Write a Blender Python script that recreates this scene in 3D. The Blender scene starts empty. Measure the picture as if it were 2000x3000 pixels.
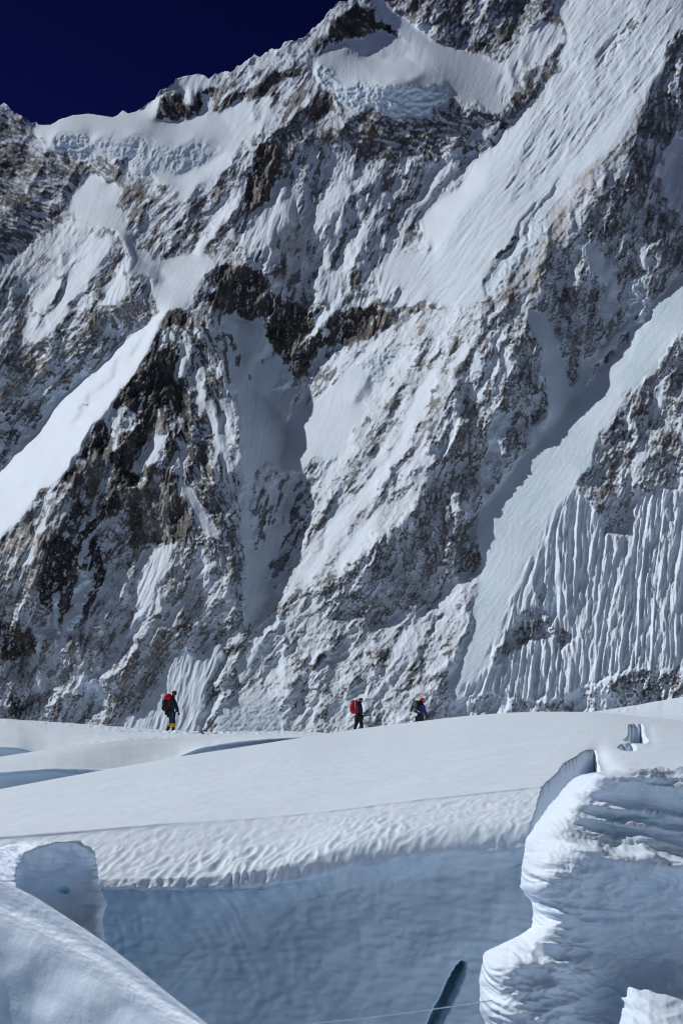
import bpy, math, random
import numpy as np
from mathutils import Vector, Matrix
random.seed(4)
scn = bpy.context.scene
COL = scn.collection

# ------------------------------------------------------------------ camera, light, exposure
PITCH = math.atan(650 / 4166.7)          # horizon at photo row 2150
FPX = 4166.7                             # 50 mm on a 36 mm high frame, in photo pixels
cam_d = bpy.data.cameras.new('camera')
cam_d.sensor_fit = 'VERTICAL'; cam_d.sensor_height = 36; cam_d.sensor_width = 24
cam_d.lens = 50; cam_d.clip_end = 30000; cam_d.clip_start = 0.1
cam = bpy.data.objects.new('camera', cam_d); COL.objects.link(cam)
cam.rotation_euler = (math.pi / 2 + PITCH, 0, 0)
scn.camera = cam

SUN_EL, SUN_AZ = math.radians(41), math.radians(63)      # azimuth: left of the viewing direction
SUN = np.array([-math.sin(SUN_AZ) * math.cos(SUN_EL), math.cos(SUN_AZ) * math.cos(SUN_EL), math.sin(SUN_EL)])
sun_d = bpy.data.lights.new('sun', 'SUN'); sun_d.energy = 4.2; sun_d.angle = math.radians(0.5)
sun_d.color = (1.0, 0.99, 0.975)
sun = bpy.data.objects.new('sun', sun_d); COL.objects.link(sun)
sun.rotation_euler = Vector(SUN).to_track_quat('Z', 'Y').to_euler()

world = bpy.data.worlds.new('World'); scn.world = world; world.use_nodes = True
wn = world.node_tree; wn.nodes.clear()
sky = wn.nodes.new('ShaderNodeTexSky'); sky.sky_type = 'NISHITA'; sky.sun_disc = False
sky.sun_elevation = SUN_EL; sky.sun_rotation = -SUN_AZ
sky.altitude = 6500; sky.air_density = 1.0; sky.dust_density = 0.0; sky.ozone_density = 4.0
bg = wn.nodes.new('ShaderNodeBackground'); bg.inputs[1].default_value = 0.1
wo = wn.nodes.new('ShaderNodeOutputWorld')
sc_ = wn.nodes.new('ShaderNodeMix'); sc_.data_type = 'RGBA'; sc_.blend_type = 'MULTIPLY'; sc_.inputs[0].default_value = 1
sc_.inputs[7].default_value = (0.28, 0.19, 0.248, 1)
gm = wn.nodes.new('ShaderNodeGamma'); gm.inputs[1].default_value = 2.2     # thin high-altitude air: deep sky, pale rim
wn.links.new(sky.outputs[0], sc_.inputs[6]); wn.links.new(sc_.outputs[2], gm.inputs[0]); wn.links.new(gm.outputs[0], bg.inputs[0]); wn.links.new(bg.outputs[0], wo.inputs[0])

scn.view_settings.view_transform = 'Standard'; scn.view_settings.look = 'None'
scn.view_settings.gamma = 1; scn.view_settings.use_curve_mapping = False
scn.view_settings.exposure = -0.28
scn.render.engine = 'CYCLES'
scn.cycles.max_bounces = 8; scn.cycles.diffuse_bounces = 5; scn.cycles.glossy_bounces = 2
scn.cycles.use_denoising = True; scn.cycles.pixel_filter_type = 'BLACKMAN_HARRIS'; scn.cycles.filter_width = 1.15
scn.cycles.sample_clamp_indirect = 4

# ------------------------------------------------------------------ numeric helpers
CP, SP = math.cos(PITCH), math.sin(PITCH)
def rays(px, py):
    x = (px - 1000.0) / FPX; u = (1500.0 - py) / FPX
    return np.stack([x + 0 * u, CP - SP * u + 0 * x, SP + CP * u + 0 * x], -1)
def at(px, py, Y):
    r = rays(np.asarray(px, float), np.asarray(py, float))
    return r * (np.asarray(Y, float) / r[..., 1])[..., None]
def sstep(a, b, x):
    t = np.clip((x - a) / (b - a), 0, 1); return t * t * (3 - 2 * t)
COS_T = np.cos(np.arange(1024) * 2 * math.pi / 1024).astype(np.float32); SIN_T = np.sin(np.arange(1024) * 2 * math.pi / 1024).astype(np.float32); U1 = np.uint32(1)
np.seterr(over='ignore')
def noise2(x, y, seed=0):
    x = np.asarray(x, np.float32); y = np.asarray(y, np.float32)
    fx_ = np.floor(x); fy_ = np.floor(y); xi = fx_.astype(np.int32).astype(np.uint32); yi = fy_.astype(np.int32).astype(np.uint32)
    xf = x - fx_; yf = y - fy_
    def g(ix, iy, dx, dy):
        h = ix * np.uint32(374761393) + iy * np.uint32(668265263) + np.uint32((seed * 2246822519) & 0xffffffff)
        h = (h ^ (h >> np.uint32(13))) * np.uint32(1274126177)
        h = (h ^ (h >> np.uint32(16))) & np.uint32(1023)
        return COS_T[h] * dx + SIN_T[h] * dy
    u = xf * xf * xf * (xf * (xf * 6 - 15) + 10); v = yf * yf * yf * (yf * (yf * 6 - 15) + 10)
    a = g(xi, yi, xf, yf); b = g(xi + U1, yi, xf - 1, yf)
    c = g(xi, yi + U1, xf, yf - 1); d = g(xi + U1, yi + U1, xf - 1, yf - 1)
    return ((a + (b - a) * u) * (1 - v) + (c + (d - c) * u) * v) * 1.5
def fbm(x, y, lam, octs, seed=0, gain=0.5):
    s = 0; a = 1.0
    for i in range(octs):
        s = s + a * noise2(x / lam + 17.3 * i, y / lam - 9.1 * i, seed + i); lam *= 0.5; a *= gain
    return s
def ridged(x, y, lam, octs, seed=0, gain=0.5):
    s = 0; a = 1.0
    for i in range(octs):
        s = s + a * (1 - 2 * np.abs(noise2(x / lam + 5.3 * i, y / lam + 3.7 * i, seed + i))); lam *= 0.5; a *= gain
    return s
def rmf(x, y, lam, octs, seed=0, H=1.0):
    s = 0; w = 1.0; a = 1.0
    for i in range(octs):
        sg = (1 - np.minimum(1, 1.6 * np.abs(noise2(x / lam + 7.7 * i, y / lam - 3.1 * i, seed + i)))) ** 1.6
        s = s + a * sg * w; w = np.clip(sg * 1.9, 0.12, 1); lam *= 0.5; a *= 0.5 ** H
    return s
def blur(a, sig):
    if sig <= 0: return a
    r = max(1, int(sig * 2.6)); k = np.exp(-0.5 * (np.arange(-r, r + 1) / sig) ** 2); k /= k.sum()
    for ax in (0, 1):
        if a.shape[ax] < 2: continue
        pad = [(0, 0), (0, 0)]; pad[ax] = (r, r)
        p = np.pad(a, pad, mode='edge'); o = 0
        for i, w in enumerate(k):
            o = o + w * (p[i:i + a.shape[0], :] if ax == 0 else p[:, i:i + a.shape[1]])
        a = o
    return a
def in_poly(poly, X, Y):
    p = np.array(poly, float); m = 30
    out = np.zeros(X.shape, bool)
    c0 = (X > p[:, 0].min() - m) & (X < p[:, 0].max() + m) & (Y > p[:, 1].min() - m) & (Y < p[:, 1].max() + m)
    idx = np.nonzero(c0)
    if len(idx[0]) == 0: return out
    x = X[idx]; y = Y[idx]; ins = np.zeros(x.shape, bool)
    for i in range(len(p)):
        x1, y1 = p[i]; x2, y2 = p[(i + 1) % len(p)]
        if y1 == y2: continue
        c = (y1 > y) != (y2 > y)
        ins ^= c & (x < (x2 - x1) * (y - y1) / (y2 - y1) + x1)
    out[idx] = ins
    return out
def grid_faces(nr, nc, wrap=False):
    i = np.arange(nr - 1)[:, None]; j = np.arange(nc - 1)[None, :]
    a = i * nc + j
    return np.stack([a, a + 1, a + nc + 1, a + nc], -1).reshape(-1, 4)
def mesh_from(name, verts, faces, smooth=True):
    me = bpy.data.meshes.new(name)
    v = np.ascontiguousarray(verts.reshape(-1, 3), dtype=np.float32)
    f = np.ascontiguousarray(faces, dtype=np.int32)
    me.vertices.add(len(v)); me.vertices.foreach_set('co', v.ravel())
    me.loops.add(f.size); me.loops.foreach_set('vertex_index', f.ravel())
    me.polygons.add(len(f))
    me.polygons.foreach_set('loop_start', np.arange(0, f.size, f.shape[1], dtype=np.int32))
    me.polygons.foreach_set('loop_total', np.full(len(f), f.shape[1], np.int32))
    me.update(calc_edges=True)
    me.polygons.foreach_set('use_smooth', np.full(len(f), smooth)); me.update()
    return me
def add_attr(me, name, arr):
    a = me.attributes.new(name, 'FLOAT', 'POINT'); a.data.foreach_set('value', np.ascontiguousarray(arr.ravel(), dtype=np.float32))
def grid_normals(P):
    du = np.gradient(P, axis=1); dv = np.gradient(P, axis=0)
    n = np.cross(du, dv); return n / (np.linalg.norm(n, axis=-1, keepdims=True) + 1e-12)
def link(name, me, mats=(), parent=None, **props):
    o = bpy.data.objects.new(name, me); COL.objects.link(o)
    for m in mats: me.materials.append(m)
    if parent: o.parent = parent
    for k, v in props.items(): o[k] = v
    return o

# ------------------------------------------------------------------ materials
def new_mat(name):
    m = bpy.data.materials.new(name); m.use_nodes = True
    return m, m.node_tree, m.node_tree.nodes['Principled BSDF']
def attr(nt, name):
    n = nt.nodes.new('ShaderNodeAttribute'); n.attribute_name = name; return n.outputs['Fac']
def mixc(nt, fac, a, b):
    n = nt.nodes.new('ShaderNodeMix'); n.data_type = 'RGBA'
    if isinstance(fac, float): n.inputs[0].default_value = fac
    else: nt.links.new(fac, n.inputs[0])
    for s, v in ((6, a), (7, b)):
        if isinstance(v, tuple): n.inputs[s].default_value = (*v, 1)
        else: nt.links.new(v, n.inputs[s])
    return n.outputs[2]
def tex_noise(nt, scale, detail=4, rough=0.55):
    tc = nt.nodes.new('ShaderNodeTexCoord'); n = nt.nodes.new('ShaderNodeTexNoise')
    n.inputs['Scale'].default_value = scale; n.inputs['Detail'].default_value = detail; n.inputs['Roughness'].default_value = rough
    nt.links.new(tc.outputs['Object'], n.inputs['Vector']); return n.outputs[0]
def ramp(nt, fac, a, b):
    n = nt.nodes.new('ShaderNodeMapRange'); n.inputs[1].default_value = a; n.inputs[2].default_value = b
    nt.links.new(fac, n.inputs[0]); return n.outputs[0]
def bump(nt, fac, bs, strength, dist, prev=None):
    n = nt.nodes.new('ShaderNodeBump'); n.inputs['Strength'].default_value = strength; n.inputs['Distance'].default_value = dist
    nt.links.new(fac, n.inputs['Height'])
    if prev is not None: nt.links.new(prev, n.inputs['Normal'])
    nt.links.new(n.outputs[0], bs.inputs['Normal']); return n.outputs[0]
def math_n(nt, op, a, b):
    n = nt.nodes.new('ShaderNodeMath'); n.operation = op
    for i, v in enumerate((a, b)):
        if isinstance(v, (int, float)): n.inputs[i].default_value = v
        else: nt.links.new(v, n.inputs[i])
    return n.outputs[0]

SNOW = (0.75, 0.855, 0.98)
mat_mtn, nt, bs = new_mat('mountain_rock_and_snow')
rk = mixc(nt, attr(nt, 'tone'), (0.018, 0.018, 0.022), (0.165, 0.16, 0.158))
rk = mixc(nt, attr(nt, 'tan'), rk, (0.20, 0.165, 0.125))
rv = ramp(nt, tex_noise(nt, 0.35, 5, 0.7), 0.3, 0.7)
rk2 = nt.nodes.new('ShaderNodeMix'); rk2.data_type = 'RGBA'; rk2.blend_type = 'MULTIPLY'; rk2.inputs[0].default_value = 1
nt.links.new(rk, rk2.inputs[6]); nt.links.new(mixc(nt, rv, (0.6, 0.6, 0.62), (1.25, 1.22, 1.2)), rk2.inputs[7])
sn = mixc(nt, attr(nt, 'ice'), SNOW, (0.60, 0.77, 0.89))
sn = mixc(nt, attr(nt, 'dust'), sn, (0.40, 0.38, 0.37))
fine = math_n(nt, 'MULTIPLY', math_n(nt, 'SUBTRACT', tex_noise(nt, 0.45, 4, 0.65), 0.5), 1.1)
sf = ramp(nt, math_n(nt, 'ADD', attr(nt, 'snow'), fine), 0.10, 0.90)
c = mixc(nt, sf, rk2.outputs[2], sn)
nt.links.new(c, bs.inputs['Base Color']); bs.inputs['Roughness'].default_value = 0.75
bs.inputs['Specular IOR Level'].default_value = 0.25
pb = bump(nt, tex_noise(nt, 0.8, 4, 0.7), bs, 0.5, 0.5)
bump(nt, tex_noise(nt, 0.22, 3, 0.6), bs, 0.45, 1.6, pb)

def snow_material(name, bs_scale, bstr, bdist, ice_col=(0.40, 0.59, 0.72)):
    m, nt, bs = new_mat(name)
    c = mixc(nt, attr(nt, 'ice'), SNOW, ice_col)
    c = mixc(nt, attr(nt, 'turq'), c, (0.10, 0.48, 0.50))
    n1 = tex_noise(nt, bs_scale, 5, 0.6)
    mm = nt.nodes.new('ShaderNodeMix'); mm.data_type = 'RGBA'; mm.blend_type = 'MULTIPLY'; mm.inputs[0].default_value = 1
    nt.links.new(c, mm.inputs[6]); nt.links.new(mixc(nt, ramp(nt, tex_noise(nt, 1.3, 4), .3, .7), (0.93, 0.94, 0.95), (1, 1, 1)), mm.inputs[7])
    nt.links.new(mm.outputs[2], bs.inputs['Base Color'])
    bs.inputs['Roughness'].default_value = 0.55; bs.inputs['Specular IOR Level'].default_value = 0.3
    p = bump(nt, n1, bs, bstr, bdist)
    bump(nt, tex_noise(nt, bs_scale * 9, 3, 0.6), bs, bstr * 0.6, bdist * 0.12, p)
    return m
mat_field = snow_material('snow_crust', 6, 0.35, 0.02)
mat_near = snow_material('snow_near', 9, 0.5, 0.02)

# ------------------------------------------------------------------ the mountain
# Regions of the face: outline on the photograph's grid, then the way the real slope faces
# (A = turned left - / right +, S = steepness), rock share R, flow of gullies and layers fl,
# flutes fa, roughness ra, tan, ice (in shaded couloirs bluer shade too), dark (tone), dust
BASE = dict(A=-14, S=52, R=.48, fl=35, fa=.5, ra=1.0, tan=.12, ice=.06, tone=.35, dust=.1)
REG = [
 # upper left, layered rock in the shade
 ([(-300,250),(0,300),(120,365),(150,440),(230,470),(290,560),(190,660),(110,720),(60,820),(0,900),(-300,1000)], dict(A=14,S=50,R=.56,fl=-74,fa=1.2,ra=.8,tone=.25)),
 ([(-300,900),(0,760),(60,740),(120,700),(200,640),(300,660),(250,760),(180,860),(100,1000),(0,1080),(-300,1300)], dict(A=-20,R=.22,fl=40,fa=.8,ra=.7)),
 ([(-300,950),(0,800),(60,830),(110,900),(80,1000),(0,1130),(-300,1250)], dict(A=5,R=.52,fl=25)),
 # col and its hanging snow
 ([(110,360),(180,340),(260,320),(400,315),(470,280),(460,340),(520,345),(600,318),(680,325),(705,350),(680,420),(640,480),(590,540),(560,575),(530,590),(500,550),(430,505),(390,512),(400,462),(250,456),(150,440),(105,400)], dict(A=-28,S=44,R=-.15,fl=30,fa=.15,ra=.15,ice=.1)),
 ([(260,425),(300,400),(420,400),(520,425),(640,405),(650,440),(590,490),(520,520),(430,505),(390,512),(390,470),(270,456)], dict(A=-10,S=58,R=-.1,fl=20,fa=.5,ra=1.5,ice=.4)),
 ([(140,440),(170,390),(250,380),(270,450),(240,470)], dict(A=0,S=62,R=-.1,fa=.5,ra=1.0,ice=.5)),
 ([(240,470),(400,462),(390,512),(340,540),(260,535)], dict(A=15,S=58,R=.68,fl=-70,tone=.3,fa=.8)),
 # snow gully down the left
 ([(190,612),(220,560),(270,520),(340,535),(355,630),(383,700),(470,770),(520,740),(605,745),(612,795),(585,840),(555,860),(530,890),(500,920),(470,955),(452,925),(455,860),(440,810),(390,760),(340,690),(300,660),(230,640)], dict(A=-24,S=44,R=-.1,fl=20,fa=.2,ra=.2)),
 ([(345,690),(375,735),(388,800),(455,830),(484,816),(435,772),(375,700)], dict(A=52,S=52,R=0,fa=.3,ra=.2,ice=.3)),
 ([(270,690),(330,700),(300,770),(250,860),(180,960),(110,1010),(60,970),(120,860),(200,760)], dict(A=-36,S=50,R=.08,fl=38,fa=.7,ra=.5,ice=.15)),
 ([(340,590),(430,520),(560,585),(620,640),(700,600),(690,700),(600,745),(520,745),(460,705),(380,665)], dict(A=-8,R=.52,fl=45,tone=.3)),
 ([(345,590),(370,550),(430,540),(440,575),(400,600)], dict(A=10,S=60,R=.85,tan=.5,tone=.4)),
 ([(500,650),(530,640),(530,700),(500,765),(480,760),(520,700)], dict(A=35,S=62,R=.8,tone=.15)),
 ([(350,745),(385,760),(392,865),(440,900),(460,928),(400,990),(330,960),(290,962),(230,1010),(140,1080),(60,1160),(-200,1280),(-200,1200),(0,1090),(80,1010),(150,1000),(200,950),(270,880),(330,860)], dict(A=4,S=58,R=.66,tan=.35,fl=40,ra=1.2,tone=.4)),
 ([(362,860),(440,880),(462,915),(440,960),(330,940),(330,890)], dict(A=5,S=60,R=.92,tan=.75,fl=-60,ra=.9,tone=.6)),
 ([(366,765),(376,858),(310,885),(285,905),(325,815)], dict(A=-45,S=52,R=-.05,fl=25,fa=1.2,ra=.3)),
 ([(-200,1290),(0,1200),(60,1160),(140,1085),(230,1015),(300,965),(385,960),(300,1045),(200,1135),(95,1260),(0,1340),(-200,1480)], dict(A=42,S=54,R=.5,fl=40,tone=.25)),
 # the great white ramp
 ([(-260,1850),(-260,1500),(0,1385),(60,1330),(95,1255),(200,1145),(270,1085),(340,1015),(410,965),(468,925),(482,930),(455,980),(400,1080),(330,1185),(270,1275),(200,1370),(120,1450),(0,1585),(-100,1700)], dict(A=-50,S=47,R=-.2,fl=38,fa=.18,ra=.08,ice=.05)),
 # the pyramid
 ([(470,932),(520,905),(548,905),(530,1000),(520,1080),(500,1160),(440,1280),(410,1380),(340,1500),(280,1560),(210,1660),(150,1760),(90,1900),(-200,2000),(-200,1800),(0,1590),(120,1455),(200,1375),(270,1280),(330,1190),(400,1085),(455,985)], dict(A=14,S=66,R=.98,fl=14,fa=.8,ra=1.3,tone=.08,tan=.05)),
 ([(545,905),(600,960),(640,1080),(690,1250),(715,1400),(720,1500),(740,1600),(725,1800),(680,1830),(560,1640),(560,1500),(540,1400),(520,1250),(500,1160),(520,1060)], dict(A=8,S=58,R=.66,fl=-28,fa=.9,ra=1.1,tone=.22)),
 ([(470,960),(520,940),(545,1000),(520,1030),(470,1010)], dict(A=-20,R=.3,fl=0,fa=1)),
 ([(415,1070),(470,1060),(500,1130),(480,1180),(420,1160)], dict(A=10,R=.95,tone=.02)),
 ([(300,1200),(380,1200),(400,1260),(330,1270)], dict(A=0,S=60,R=.25,fl=0,fa=1.2)),
 ([(240,1340),(300,1320),(330,1400),(300,1500),(260,1520),(240,1450)], dict(A=15,S=62,R=.9,tone=.45,dust=.5,ra=.5)),
 ([(525,1060),(545,1080),(520,1180),(480,1270),(440,1360),(415,1385),(430,1300),(470,1210),(500,1140)], dict(A=-48,S=54,R=.12,fl=30,fa=.6,ra=.6)),
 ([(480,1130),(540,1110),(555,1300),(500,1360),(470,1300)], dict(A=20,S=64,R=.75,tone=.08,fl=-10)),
 ([(470,1270),(500,1240),(470,1330),(420,1400),(400,1400)], dict(A=-45,S=52,R=-.05,fa=.8,fl=30)),
 ([(395,1400),(440,1360),(500,1380),(560,1440),(565,1500),(550,1600),(500,1600),(440,1590),(390,1610),(375,1500)], dict(A=8,S=74,R=1.0,tan=.25,fl=2,fa=1.6,ra=.9,tone=.18)),
 ([(440,1410),(470,1400),(490,1480),(500,1580),(470,1590),(440,1500)], dict(A=-8,S=74,R=1.1,tan=.8,fl=2,fa=1.0,ra=.3,tone=.7)),
 ([(425,1470),(445,1480),(448,1570),(432,1570)], dict(A=-10,S=72,R=1.1,tan=1.2,fl=0,fa=.5,tone=.8)),
 ([(515,1385),(555,1430),(600,1490),(655,1565),(620,1570),(570,1500),(530,1450)], dict(A=0,S=50,R=-.1,fl=-35,fa=.3,ra=.3)),
 ([(560,1510),(620,1570),(700,1600),(715,1700),(690,1810),(600,1700),(550,1640)], dict(A=14,S=60,R=.62,tone=.5,tan=.2,fl=0)),
 # lower left buttress
 ([(-260,1850),(0,1595),(130,1465),(200,1410),(215,1480),(170,1600),(110,1750),(60,1850),(-260,2000)], dict(A=-26,S=58,R=.72,tan=.4,fl=22,fa=1.6,ra=.8,tone=.62,dust=.4)),
 ([(-260,1900),(0,1810),(60,1760),(150,1720),(220,1650),(300,1640),(440,1600),(560,1620),(690,1720),(690,1810),(560,1860),(480,1960),(430,2030),(350,2130),(-260,2200)], dict(A=-12,S=58,R=.5,tan=.25,fl=22,fa=.8,ra=1.2,tone=.45,dust=.2)),
 ([(-100,1800),(60,1820),(110,1870),(90,1930),(20,1930),(-100,1900)], dict(A=15,S=70,R=.95,tan=.2,tone=.12,fl=5,fa=1.2)),
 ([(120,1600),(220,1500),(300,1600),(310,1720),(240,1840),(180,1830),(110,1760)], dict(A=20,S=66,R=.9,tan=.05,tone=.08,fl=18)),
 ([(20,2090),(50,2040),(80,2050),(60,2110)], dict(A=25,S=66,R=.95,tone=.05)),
 ([(235,1650),(262,1700),(245,1790),(220,1860),(195,1860),(215,1760)], dict(A=-30,R=-.1,ice=.7,fl=12,fa=.5)),
 ([(155,1740),(180,1760),(180,1850),(160,1860)], dict(A=-20,R=-.1,ice=.8,fa=.5,fl=0)),
 ([(410,1640),(470,1600),(520,1600),(430,1760),(380,1800)], dict(A=-40,R=.0,fl=25,fa=1.4,ra=.5)),
 ([(300,1700),(420,1640),(340,1760),(260,1860),(240,1850)], dict(A=-35,R=.2,fl=30,fa=.6)),
 ([(480,1760),(560,1700),(680,1720),(690,1800),(600,1850),(500,1900),(440,2010),(340,2070),(370,1960),(440,1860)], dict(A=2,S=58,R=.58,fl=35,fa=.5,ra=.8,tone=.55,dust=.5)),
 ([(560,1800),(640,1700),(690,1730),(690,1790),(640,1850),(580,1860)], dict(A=-25,S=56,R=.3,dust=.3,ra=1.2)),
 # central couloir in the shade; on its snow the ice value paints bluer shade
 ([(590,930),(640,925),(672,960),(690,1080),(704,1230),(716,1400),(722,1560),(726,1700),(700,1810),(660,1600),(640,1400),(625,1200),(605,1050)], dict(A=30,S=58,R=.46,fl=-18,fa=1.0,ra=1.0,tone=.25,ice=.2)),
 ([(655,925),(700,915),(740,940),(790,1000),(760,1060),(740,1120),(790,1165),(830,1220),(832,1300),(820,1380),(790,1450),(765,1560),(765,1700),(790,1770),(722,1830),(715,1800),(722,1700),(718,1560),(708,1400),(695,1230),(675,1080),(655,980)], dict(A=56,S=52,R=.03,fl=10,fa=.6,ra=.5,ice=.35)),
 ([(740,1380),(790,1350),(860,1400),(860,1500),(830,1580),(770,1640),(745,1600)], dict(A=35,S=60,R=.5,tone=.3,fl=15,ra=.9)),
 ([(760,1600),(820,1530),(860,1500),(800,1640),(770,1690),(810,1730),(790,1790),(730,1830),(735,1720)], dict(A=45,S=52,R=.02,ra=.4,fa=.6,ice=.3)),
 ([(640,950),(660,990),(735,940),(790,920),(782,1000),(722,1065),(690,1010)], dict(A=-18,S=56,R=-.05,ice=.55,fl=20,fa=.5,ra=.4)),
 ([(737,1125),(752,1080),(835,1008),(830,1090),(800,1150),(770,1165)], dict(A=-5,S=60,R=-.1,ice=1.0,fl=5,fa=.2,ra=.1)),
 # crest and upper left ridge
 ([(450,305),(500,255),(545,215),(620,215),(640,262),(560,290),(480,300)], dict(A=-10,S=50,R=-.05,fl=25,fa=.9,ra=.5)),
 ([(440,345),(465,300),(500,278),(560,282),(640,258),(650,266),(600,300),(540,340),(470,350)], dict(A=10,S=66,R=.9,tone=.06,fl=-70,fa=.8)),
 ([(650,215),(760,160),(835,120),(900,100),(980,20),(990,70),(930,150),(920,200),(860,260),(800,330),(740,360),(700,350),(690,310),(640,320),(640,262)], dict(A=-26,S=54,R=.36,fl=40,fa=1.0,ra=.9,tone=.25)),
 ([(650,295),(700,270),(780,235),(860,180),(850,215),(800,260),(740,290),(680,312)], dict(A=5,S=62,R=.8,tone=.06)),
 ([(620,340),(700,300),(760,300),(800,330),(740,400),(680,470),(620,540),(600,530),(650,470),(690,390)], dict(A=-34,S=50,R=.05,fl=38,fa=.5,ra=.5)),
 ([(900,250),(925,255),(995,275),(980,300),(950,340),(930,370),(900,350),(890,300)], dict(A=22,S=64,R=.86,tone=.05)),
 ([(600,560),(680,470),(760,380),(850,330),(900,380),(780,420),(760,480),(720,530),(680,600),(600,640)], dict(A=-18,S=54,R=.46,fl=42,fa=.6,ra=1.1,tone=.25)),
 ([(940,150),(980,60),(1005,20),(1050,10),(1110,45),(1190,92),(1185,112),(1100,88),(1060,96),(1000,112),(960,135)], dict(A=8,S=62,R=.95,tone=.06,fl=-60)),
 # summit rocks, upper middle
 ([(1080,-260),(1680,-260),(1640,20),(1560,110),(1500,170),(1400,165),(1300,135),(1200,100),(1110,20)], dict(A=-2,S=58,R=.66,fl=30,fa=.5,ra=1.5,tone=.28,tan=.05)),
 ([(1060,-30),(1110,-10),(1180,50),(1240,100),(1300,132),(1400,168),(1480,175),(1560,115),(1612,60),(1625,110),(1545,205),(1480,295),(1440,325),(1400,312),(1320,285),(1315,225),(1285,190),(1190,112),(1120,60)], dict(A=-12,S=44,R=-.1,fl=15,fa=.2,ra=.15)),
 ([(1455,260),(1480,165),(1540,90),(1600,60),(1640,90),(1600,150),(1540,215),(1490,290),(1465,290)], dict(A=-18,S=52,R=.02,fl=28,fa=1.7,ra=.4)),
 # hanging glacier
 ([(960,150),(1000,112),(1060,98),(1100,90),(1180,118),(1255,155),(1280,195),(1315,230),(1322,290),(1262,312),(1205,342),(1150,352),(1060,315),(1000,300),(930,250),(918,190)], dict(A=-18,S=44,R=-.2,fl=10,fa=.25,ra=.6,ice=.3)),
 ([(1000,115),(1060,100),(1110,108),(1100,150),(1040,165),(1000,150)], dict(A=-8,S=54,R=-.2,fl=8,fa=1.0,ra=.2,ice=.15)),
 ([(925,190),(960,215),(1000,240),(1100,236),(1200,255),(1300,245),(1312,292),(1230,325),(1130,345),(1060,310),(1000,295),(930,245)], dict(A=-2,S=70,R=-.2,fl=-80,fa=.9,ra=1.3,ice=.6)),
 ([(1060,175),(1180,160),(1240,200),(1180,245),(1080,225)], dict(A=-25,S=36,R=-.2,fa=.1,ra=.2,ice=.1)),
 # rock band below it
 ([(770,385),(820,370),(900,390),(990,400),(985,345),(1060,330),(1130,355),(1200,352),(1300,315),(1440,332),(1530,265),(1600,215),(1640,170),(1660,180),(1580,290),(1490,385),(1420,450),(1360,445),(1240,455),(1100,475),(1000,410),(900,425),(800,410)], dict(A=6,S=62,R=.72,tone=.24,tan=.18,fl=-78,fa=.7,ra=1.1)),
 ([(1060,330),(1080,320),(1130,345),(1150,400),(1100,430),(1065,400)], dict(A=12,S=66,R=.9,tan=.3,tone=.2)),
 ([(690,500),(1000,420),(1110,478),(1250,455),(1400,450),(1310,560),(1230,640),(1200,670),(1150,760),(1140,860),(1100,885),(900,885),(790,860),(700,760),(660,640)], dict(A=-16,S=56,R=.36,fl=18,fa=1.2,ra=1.2,tone=.25,tan=.12)),
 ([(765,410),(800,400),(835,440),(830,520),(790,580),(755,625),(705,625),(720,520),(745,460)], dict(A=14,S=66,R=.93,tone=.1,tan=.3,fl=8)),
 ([(705,700),(745,630),(812,525),(855,600),(835,665),(770,735),(720,740)], dict(A=-26,S=54,R=.0,fl=16,fa=1.4,ra=.3)),
 ([(830,560),(860,560),(890,650),(850,640)], dict(A=35,R=-.1)),
 ([(795,760),(805,690),(850,655),(905,680),(915,740),(895,800),(880,840),(830,835),(800,820)], dict(A=28,S=56,R=.5,tone=.4,dust=.5,ra=.5,fa=.3)),
 ([(870,600),(920,560),(905,640),(940,660),(900,690),(860,650)], dict(A=30,S=50,R=.3)),
 ([(905,640),(950,570),(1060,480),(1100,480),(1000,600),(930,680)], dict(A=-38,S=50,R=.12,fl=32,fa=.8)),
 ([(930,800),(990,700),(1060,650),(1130,620),(1060,730),(990,820)], dict(A=-36,S=50,R=.15,fl=25,fa=1.0)),
 ([(960,700),(1010,580),(1040,640),(1030,690)], dict(A=-12,S=56,R=.0,fl=0,fa=1.8,ra=.3)),
 ([(900,880),(960,820),(1010,780),(1030,870),(980,900)], dict(A=-20,R=.05,fl=10,fa=.8)),
 # brown cliff band
 ([(600,800),(640,770),(760,790),(795,850),(900,905),(960,918),(1080,895),(1150,915),(1130,975),(1060,1010),(960,1012),(900,1080),(860,1105),(835,1060),(780,1010),(770,935),(700,935),(640,905),(600,860)], dict(A=8,S=72,R=.92,tone=.10,tan=.14,fl=4,fa=1.3,ra=1.1)),
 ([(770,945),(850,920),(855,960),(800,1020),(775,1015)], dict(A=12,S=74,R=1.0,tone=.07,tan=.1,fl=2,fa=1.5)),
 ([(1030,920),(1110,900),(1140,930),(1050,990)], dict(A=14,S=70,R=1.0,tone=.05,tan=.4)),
 ([(1130,910),(1220,880),(1260,880),(1250,920),(1160,980),(1130,965)], dict(A=-2,S=62,R=.85,tone=.45,tan=.35)),
 ([(575,850),(612,790),(640,770),(620,900),(600,940)], dict(A=0,R=.6,tone=.3)),
 # lit snow right of the couloir
 ([(800,1155),(835,1120),(870,1090),(900,1085),(960,1010),(1060,1010),(1100,1010),(1080,1080),(1060,1200),(1000,1350),(900,1500),(850,1500),(840,1400),(835,1290),(830,1220)], dict(A=-28,S=52,R=.38,fl=32,fa=.7,ra=.9,tone=.3)),
 ([(816,1378),(828,1290),(870,1210),(960,1148),(1000,1110),(1030,1060),(1075,1090),(1058,1200),(1010,1325),(960,1350),(920,1345),(880,1375)], dict(A=-32,S=46,R=-.2,fl=26,fa=.15,ra=.15)),
 ([(782,1165),(850,1130),(900,1100),(870,1150),(825,1215)], dict(A=-35,S=50,R=-.05)),
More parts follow.
